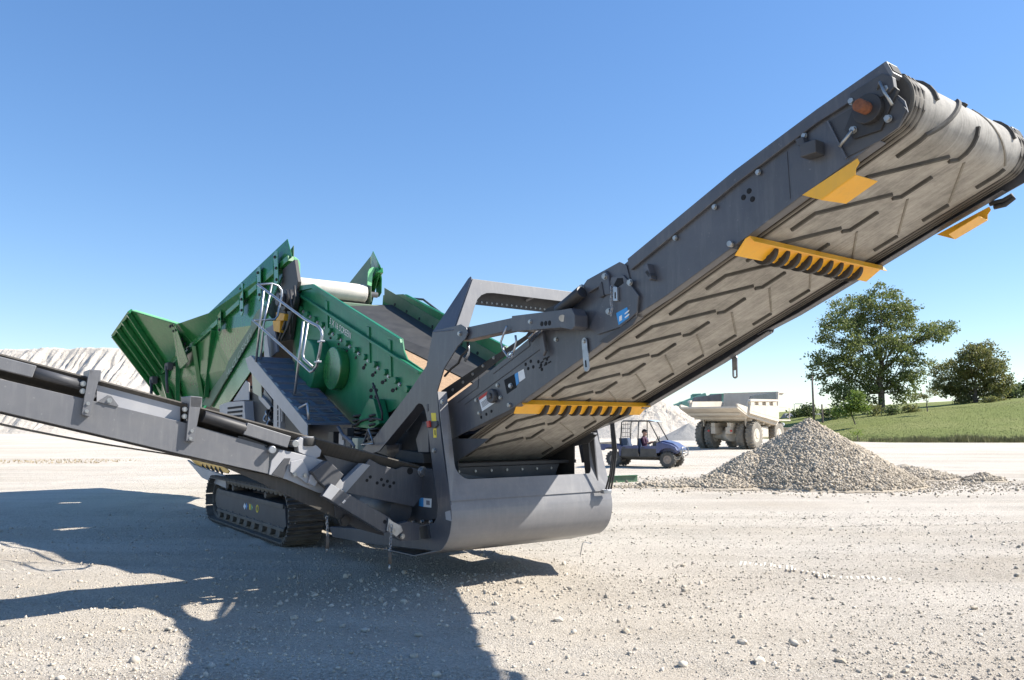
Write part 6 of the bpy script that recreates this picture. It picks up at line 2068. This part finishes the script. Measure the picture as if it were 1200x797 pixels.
# driver
def person_seated():
    V, E, RR = [], [], []
    def v(p, r, par=None):
        V.append(p); RR.append(r)
        if par is not None:
            E.append((par, len(V) - 1))
        return len(V) - 1
    pel = v((0, 0, .10), (.15, .12))
    sp1 = v((.0, 0, .28), (.15, .11), pel)
    ch_ = v((.02, 0, .46), (.17, .12), sp1)
    up_ = v((.02, 0, .56), (.13, .09), ch_)
    nk = v((.03, 0, .63), (.055, .055), up_)
    h1 = v((.05, 0, .70), (.075, .085), nk)
    h2 = v((.05, 0, .79), (.085, .10), h1)
    v((.04, 0, .86), (.06, .07), h2)
    v((.15, 0, .745), (.016, .016), h1)
    for s in (-1, 1):
        sh = v((.02, s * .19, .54), (.062, .062), up_)
        el = v((.12, s * .25, .30), (.047, .047), sh)
        wr_ = v((.34, s * .17, .38), (.032, .032), el)
        pm = v((.41, s * .155, .40), (.035, .022), wr_)
        for k in range(4):
            f = v((.455, s * (.13 + .018 * k), .415), (.010, .010), pm)
            v((.445, s * (.128 + .018 * k), .375 + .004 * k), (.009, .009), f)
        tb2 = v((.43, s * .115, .405), (.011, .011), pm)
        v((.455, s * .105, .39), (.009, .009), tb2)
        hp_ = v((.04, s * .10, .08), (.10, .09), pel)
        kn = v((.46, s * .13, .12), (.068, .068), hp_)
        an = v((.50, s * .13, -.28), (.045, .045), kn)
        v((.63, s * .14, -.32), (.038, .03), an)
    me = bpy.data.meshes.new("person")
    me.from_pydata(V, E, [])
    o = bpy.data.objects.new("person", me)
    sc.collection.objects.link(o)
    o.modifiers.new("skin", 'SKIN').use_smooth_shade = True
    for i, sv in enumerate(me.skin_vertices[0].data):
        sv.radius = RR[i]
        sv.use_root = (i == 0)
    o.modifiers.new("sub", 'SUBSURF').levels = 1
    o.modifiers["sub"].render_levels = 2
    return o
m, nt, b = new_mat('driver_clothes')
N, L = nt.nodes, nt.links
tc = N.new("ShaderNodeTexCoord")
sp_n = N.new("ShaderNodeSeparateXYZ")
L.new(tc.outputs["Object"], sp_n.inputs[0])
def step(out, at):
    n = N.new("ShaderNodeMath")
    n.operation = 'GREATER_THAN'
    n.inputs[1].default_value = at
    L.new(out, n.inputs[0])
    return n.outputs[0]
def mixc(f, a, bb):
    mx = N.new("ShaderNodeMix")
    mx.data_type = 'RGBA'
    L.new(f, mx.inputs[0])
    for i, c_ in ((6, a), (7, bb)):
        if isinstance(c_, tuple):
            mx.inputs[i].default_value = rgba(c_)
        else:
            L.new(c_, mx.inputs[i])
    return mx.outputs[2]
c1 = mixc(step(sp_n.outputs[2], .16), (.15, .13, .12), (.07, .025, .05))
c2 = mixc(step(sp_n.outputs[2], .625), c1, (.42, .25, .18))
fore = N.new("ShaderNodeMath")
fore.operation = 'MULTIPLY'
L.new(step(sp_n.outputs[0], .22), fore.inputs[0])
L.new(step(sp_n.outputs[2], .27), fore.inputs[1])
c3 = mixc(fore.outputs[0], c2, (.42, .25, .18))
L.new(c3, b.inputs["Base Color"])
b.inputs["Roughness"].default_value = .8
M['driver'] = m
drv = person_seated()
drv.data.materials.append(M['driver'])
hm = Matrix.Translation(mid) @ Matrix.Rotation(hd_, 4, 'Z') @ Matrix.Scale(.94, 4)
drv.location = hm @ Vector((.06, -.34, .66))
drv.rotation_euler = (0, 0, hd_)
drv.scale = (.94, .94, .94)
tag(drv, "person in dark plum shirt seated at the wheel of the utility vehicle", "person")
hr_ = MB()
n = 14
for i in range(n):
    pass
bm = bmesh.new()
bmesh.ops.create_uvsphere(bm, u_segments=16, v_segments=10, radius=.108)
for v in list(bm.verts):
    if v.co.z < -.02 and v.co.x > -.03:
        bm.verts.remove(v)
me = bpy.data.meshes.new("hair")
bm.to_mesh(me)
bm.free()
me.materials.append(M['hair'])
inst("hair", me, drv, (.035, 0, .82))
for s in (-1, 1):
    e_ = MB().cyl((.125, s * .032, .79), (.132, s * .032, .79), .011, 8)
    e_.build("eye", 'hair', drv)
    MB().cyl((.045, s * .086, .765), (.045, s * .104, .770), .028, 8, .022).build("ear", 'skin', drv)
MB().box((.122, -.026, .708), (.131, .026, .716)).build("mouth", 'red', drv)

# ---------------------------------------------------------------- rigid dump truck
th = R(50)
tl = Vector((-math.sin(th), math.cos(th), 0))
ctc = [(16.654, 53.573)][0]
torg = Vector((ctc[0], ctc[1], 0)) + tl * 1.85
TSC = 1.18
truck = empty("dump_truck", tuple(torg), th)
tag(truck, "dusty cream rigid quarry dump truck standing behind the gravel pile", "dump truck")
tt, tr = wheel_mesh(.93, .52, .47, 22, .05)
for s in (-1, 1):
    for y in (1.58, .98):
        put_wheel(truck, tt, tr, (0, s * (y * TSC), .95), 'trucktyre', 'cream')
    put_wheel(truck, tt, tr, (3.75 * TSC, s * 1.45 * TSC, .95), 'trucktyre', 'cream')
def tk(mb, name, mat='cream', bev=.02, par=None):
    mb.v = [(p[0] * TSC, p[1] * TSC, p[2]) for p in mb.v]
    return mb.build(name, mat, par or truck, bev)
for s in (-1, 1):
    tk(MB().box((-1.1, s * .46 - .14, 1.05), (5.0, s * .46 + .14, 1.50)), "chassis_rail")
    tk(MB().cyl((-.35, s * .62, .95), (.15, s * .62, 1.75), .13, 14), "rear_strut", 'cream', .01)
    tk(MB().cyl((3.75, s * 1.0, .9), (3.75, s * .85, 1.95), .15, 14), "front_strut", 'cream', .01)
tk(MB().cyl((0, -1.3, .95), (0, 1.3, .95), .30, 20), "rear_axle", 'cream', .02)
tk(MB().cyl((-.35, -.42, .95), (.35, .42, .95), .44, 20), "differential", 'cream', .03)
tk(MB().box((.9, -1.55, .75), (2.3, -.70, 1.55)), "fuel_tank", 'cream', .08)
tk(MB().box((.9, .70, .75), (2.3, 1.55, 1.55)), "hydraulic_tank", 'cream', .08)
for s in (-1, 1):
    tk(MB().cyl((1.1, s * .32, 1.1), (1.9, s * .32, 2.35), .14, 14), "hoist_ram", 'cream', .01)
# tipping body
fl_pts = [(-2.65, 2.75), (-1.2, 2.20), (.4, 1.98), (3.0, 1.62), (3.10, 1.75), (.4, 2.12), (-1.2, 2.34), (-2.65, 2.88)]
body = tk(MB().prism(fl_pts, -1.78, 1.78), "tipping_body")
for s in (-1, 1):
    w_pts = [(-2.62, 2.88), (-1.35, 2.36), (.4, 2.12), (3.05, 1.74), (3.10, 3.42), (-.95, 3.30), (-1.15, 3.25), (-1.30, 2.86), (-2.5, 3.05), (-2.68, 3.02)]
    tk(MB().prism(w_pts, s * 1.70, s * 1.80), "body_side", 'cream', .02, body)
    tk(MB().prism([(-1.30, 3.22), (3.05, 3.34), (3.05, 3.48), (-.95, 3.40), (-1.2, 3.36)], s * 1.80, s * 1.98), "top_rail", 'cream', .02, body)
    tk(MB().prism([(-1.30, 2.42), (3.05, 1.86), (3.05, 2.10), (-1.30, 2.62)], s * 1.80, s * 1.92), "lower_rail", 'cream', .02, body)
    for x in (-1.15, -.05, 1.05, 2.15):
        tk(MB().prism([(x, 2.98), (x + .52, 2.98), (x + .52, 3.30), (x, 3.28)], s * 1.80, s * 1.94), "side_rib", 'cream', .02, body)
    tk(MB().prism([(-1.28, 2.60), (3.05, 2.08), (3.05, 3.02), (-1.18, 2.99)], s * 1.80, s * 1.93), "side_panel", 'cream', .02, body)
    # liner shine on the inner face, raised wall extension
    tk(MB().prism([(-1.05, 3.32), (3.05, 3.46), (3.05, 4.02), (-.80, 3.62)], s * 1.76, s * 1.80), "wall_extension", 'steelworn', .01, body)
tk(MB().prism([(3.05, 1.70), (3.18, 1.70), (3.55, 4.02), (3.42, 4.06)], -1.80, 1.80), "front_wall", 'cream', .02, body)
tk(MB().prism([(3.42, 3.96), (5.1, 4.02), (5.12, 4.10), (3.40, 4.08)], -1.80, 1.80), "cab_canopy", 'cream', .02, body)
for s in (-1, 1):
    tk(MB().prism([(3.42, 3.95), (4.6, 3.99), (3.48, 3.45)], s * 1.60, s * 1.70), "canopy_bracket", 'cream', .02, body)
for x in (-1.9, -1.1, -.3, .6, 1.5, 2.4):
    zf_ = np.interp(x, [-2.65, -1.2, .4, 3.0], [2.75, 2.20, 1.98, 1.62])
    tk(MB().box((x - .08, -1.6, zf_ - .16), (x + .08, 1.6, zf_ + .01)), "floor_bearer", 'cream', .02, body)
for s in (-1, 1):
    tk(MB().box((-1.0, s * .5 - .12, 1.45), (2.9, s * .5 + .12, 1.80)), "body_runner", 'cream', .02, body)
    tk(MB().prism([(-.55, 1.55), (-.35, 1.55), (-.3, 2.1), (-.6, 2.2)], s * 1.28, s * 1.34), "mud_flap_bar", 'cream', .01)
# front end
tk(MB().box((3.1, -.85, 1.3), (5.35, .65, 2.35)), "engine_hood", 'cream', .08)
tk(MB().box((3.3, .55, 1.55), (4.7, 1.75, 3.35)), "cab", 'cream', .08)
tk(MB().box((4.69, .68, 2.35), (4.72, 1.62, 3.15)), "windscreen", 'steelworn', .01)
tk(MB().box((3.25, -1.80, 1.95), (5.3, -.85, 2.05)), "deck", 'cream', .02)
tk(MB().box((5.3, -1.75, .95), (5.55, 1.75, 1.45)), "front_bumper", 'cream', .05)
hrm = MB()
hrm.tube([(3.35, -1.75, 2.05), (3.35, -1.75, 2.95), (5.25, -1.75, 2.95), (5.25, -1.75, 2.05)], .025, 8)
tk(hrm, "deck_rail", 'cream', 0)
tk(MB().cyl((3.25, -1.25, 2.05), (3.25, -1.25, 2.75), .22, 18), "air_cleaner", 'cream', .02)
tk(MB().cyl((5.4, -1.2, 1.7), (5.55, -1.2, 1.7), .12, 14), "headlight", 'glass', .01)
tk(MB().cyl((5.4, 1.2, 1.7), (5.55, 1.2, 1.7), .12, 14), "headlight", 'glass', .01)
for s in (-1, 1):
    tk(MB().cyl((-1.15, s * .7, 1.25), (-1.18, s * .7, 1.25), .07, 12), "tail_lamp", 'red', .005)

# ---------------------------------------------------------------- green beam on the ground behind the guard
ga, gb = [(0.95, 21.801), (3.702, 23.113)]
gbm = MB()
gm = Vector(((ga[0] + gb[0]) / 2, (ga[1] + gb[1]) / 2, 0))
groot = empty("green_steel_beam", tuple(gm))
tag(groot, "green steel beam lying on the gravel behind the bucket guard", "beam")
da, db = Vector((ga[0], ga[1], 0)) - gm, Vector((gb[0], gb[1], 0)) - gm
zz = Vector((0, 0, 1))
MB().beam(da + zz * .085, db + zz * .085, .012, .17).build("web", 'greendusty', groot, .003)
MB().beam(da + zz * .176, db + zz * .176, .11, .012).build("flange", 'green', groot, .003)
MB().beam(da + zz * .0, db + zz * .0, .11, .012).build("flange", 'green', groot, .003)

# ---------------------------------------------------------------- far green crusher on the stockpile side
M['teal'] = paint('faded_teal_paint', (0.10, 0.30, 0.24), 0.6, var=0.15, dust=(0.5, 0.5, 0.45), dust_amt=0.4)
D = 132.0
def fp3(u, v, d=0.0):
    return Vector(((u - 600) / 905 * (D + d), D + d, (498 - v) / 905 * (D + d) + 1.65))
cr0 = Vector(((815 - 600) / 905 * D, D, 0))
crs = empty("green_crusher", tuple(cr0))
tag(crs, "faded green crushing machine with raised frames behind the stockpiles", "crusher")
def cadd(mb, nm, mat='teal', bev=.03):
    mb.v = [tuple(Vector(p) - cr0) for p in mb.v]
    return mb.build(nm, mat, crs, bev)
cadd(MB().beam(fp3(784, 478), fp3(826, 462.5), 1.3, .55), "conveyor_boom")
cadd(MB().box(tuple(fp3(800, 500, -1.5)), tuple(fp3(852, 471, 2.0))), "body")
for u0, u1 in ((808, 823), (829, 850)):
    for a_, b_ in (((u0, 470), (u0 + 3, 462.5)), ((u0 + 3, 462.5), (u1 - 2, 462)), ((u1 - 2, 462), (u1, 470)), ((u0, 470), (u1, 470)), ((u0 + 2, 470), (u1 - 3, 462.5)), (((u0 + u1) / 2, 470), ((u0 + u1) / 2 + 1, 462.5))):
        for d in (0, 2.0):
            cadd(MB().beam(fp3(*a_, d), fp3(*b_, d), .2, .2), "frame_bar", 'teal', 0)
    cadd(MB().beam(fp3(u0 + 2, 466, 1), fp3(u1 - 1, 466, 1), 1.6, .9), "frame_panel")
for u in (805, 845):
    cadd(MB().box(tuple(fp3(u, 509, -1)), tuple(fp3(u + 6, 499, 1.5))), "track_unit", 'black')

# ---------------------------------------------------------------- utility pole, post, far shed
D = 128.0
def pole(u, v0, v1, r0, label, nm="utility_pole", arm=False):
    root = empty(nm, ((u - 600) / 905 * D, D, 0))
    tag(root, label, "pole")
    h = (498 - v0) / 905 * D + 1.65
    MB().cyl((0, 0, -.2), (0, 0, h), r0, 10, r0 * .7).build("post", 'bark', root)
    if arm:
        MB().box((-.7, -.05, h - .5), (.7, .05, h - .38)).build("cross_arm", 'bark', root, .01)
        for x in (-.6, .6):
            MB().cyl((x, 0, h - .38), (x, 0, h - .22), .05, 8).build("insulator", 'silver', root)
    return root
pole(952, 441, 492, .20, "slim wooden utility pole left of the tall tree", arm=False)
pole(962, 474, 490, .18, "short dark post right of the utility pole", "short_post")
D = 165.0
sh0 = Vector(((938 - 600) / 905 * D, D, 0))
shed = empty("far_shed", tuple(sh0))
tag(shed, "low grey shed with pipe frame far behind the dump truck", "shed")
M['shedroof'] = paint('grey_shed_roof', (0.20, 0.20, 0.22), 0.6, var=0.15)
MB().box((-3.5, -2.5, 0), (3.8, 2.5, 3.0)).build("wall", 'greypile', shed, .02)
MB().prism([(-2.9, 2.9), (2.9, 2.9), (0, 4.1)], -3.8, 4.1, 'X').build("roof", 'shedroof', shed, .02)
for x in (-1.9, -.4, 1.3):
    MB().cyl((x, -1.0, 3.4), (x, -1.0, 6.2), .06, 8).build("pipe_upright", 'galv', shed)
MB().cyl((-1.9, -1.0, 6.1), (1.3, -1.0, 6.1), .06, 8).build("pipe_crossbar", 'galv', shed)
MB().box((.6, -1.6, 4.6), (1.8, -.6, 5.8)).build("roof_unit", 'silver', shed, .03)
# thin wire flag bent in the ground near the guard
wz_ = [(0.874, 10.131)][0]
wr2 = MB()
wr2.tube([(0, 0, 0), (.03, 0, .15), (.06, .0, .17), (.14, .0, .145)], .006, 6)
wo = wr2.build("bent_wire", 'silver')
wo.location = (wz_[0], wz_[1], -.01)
tag(wo, "short bent wire sticking out of the ground beside the bucket guard", "wire")
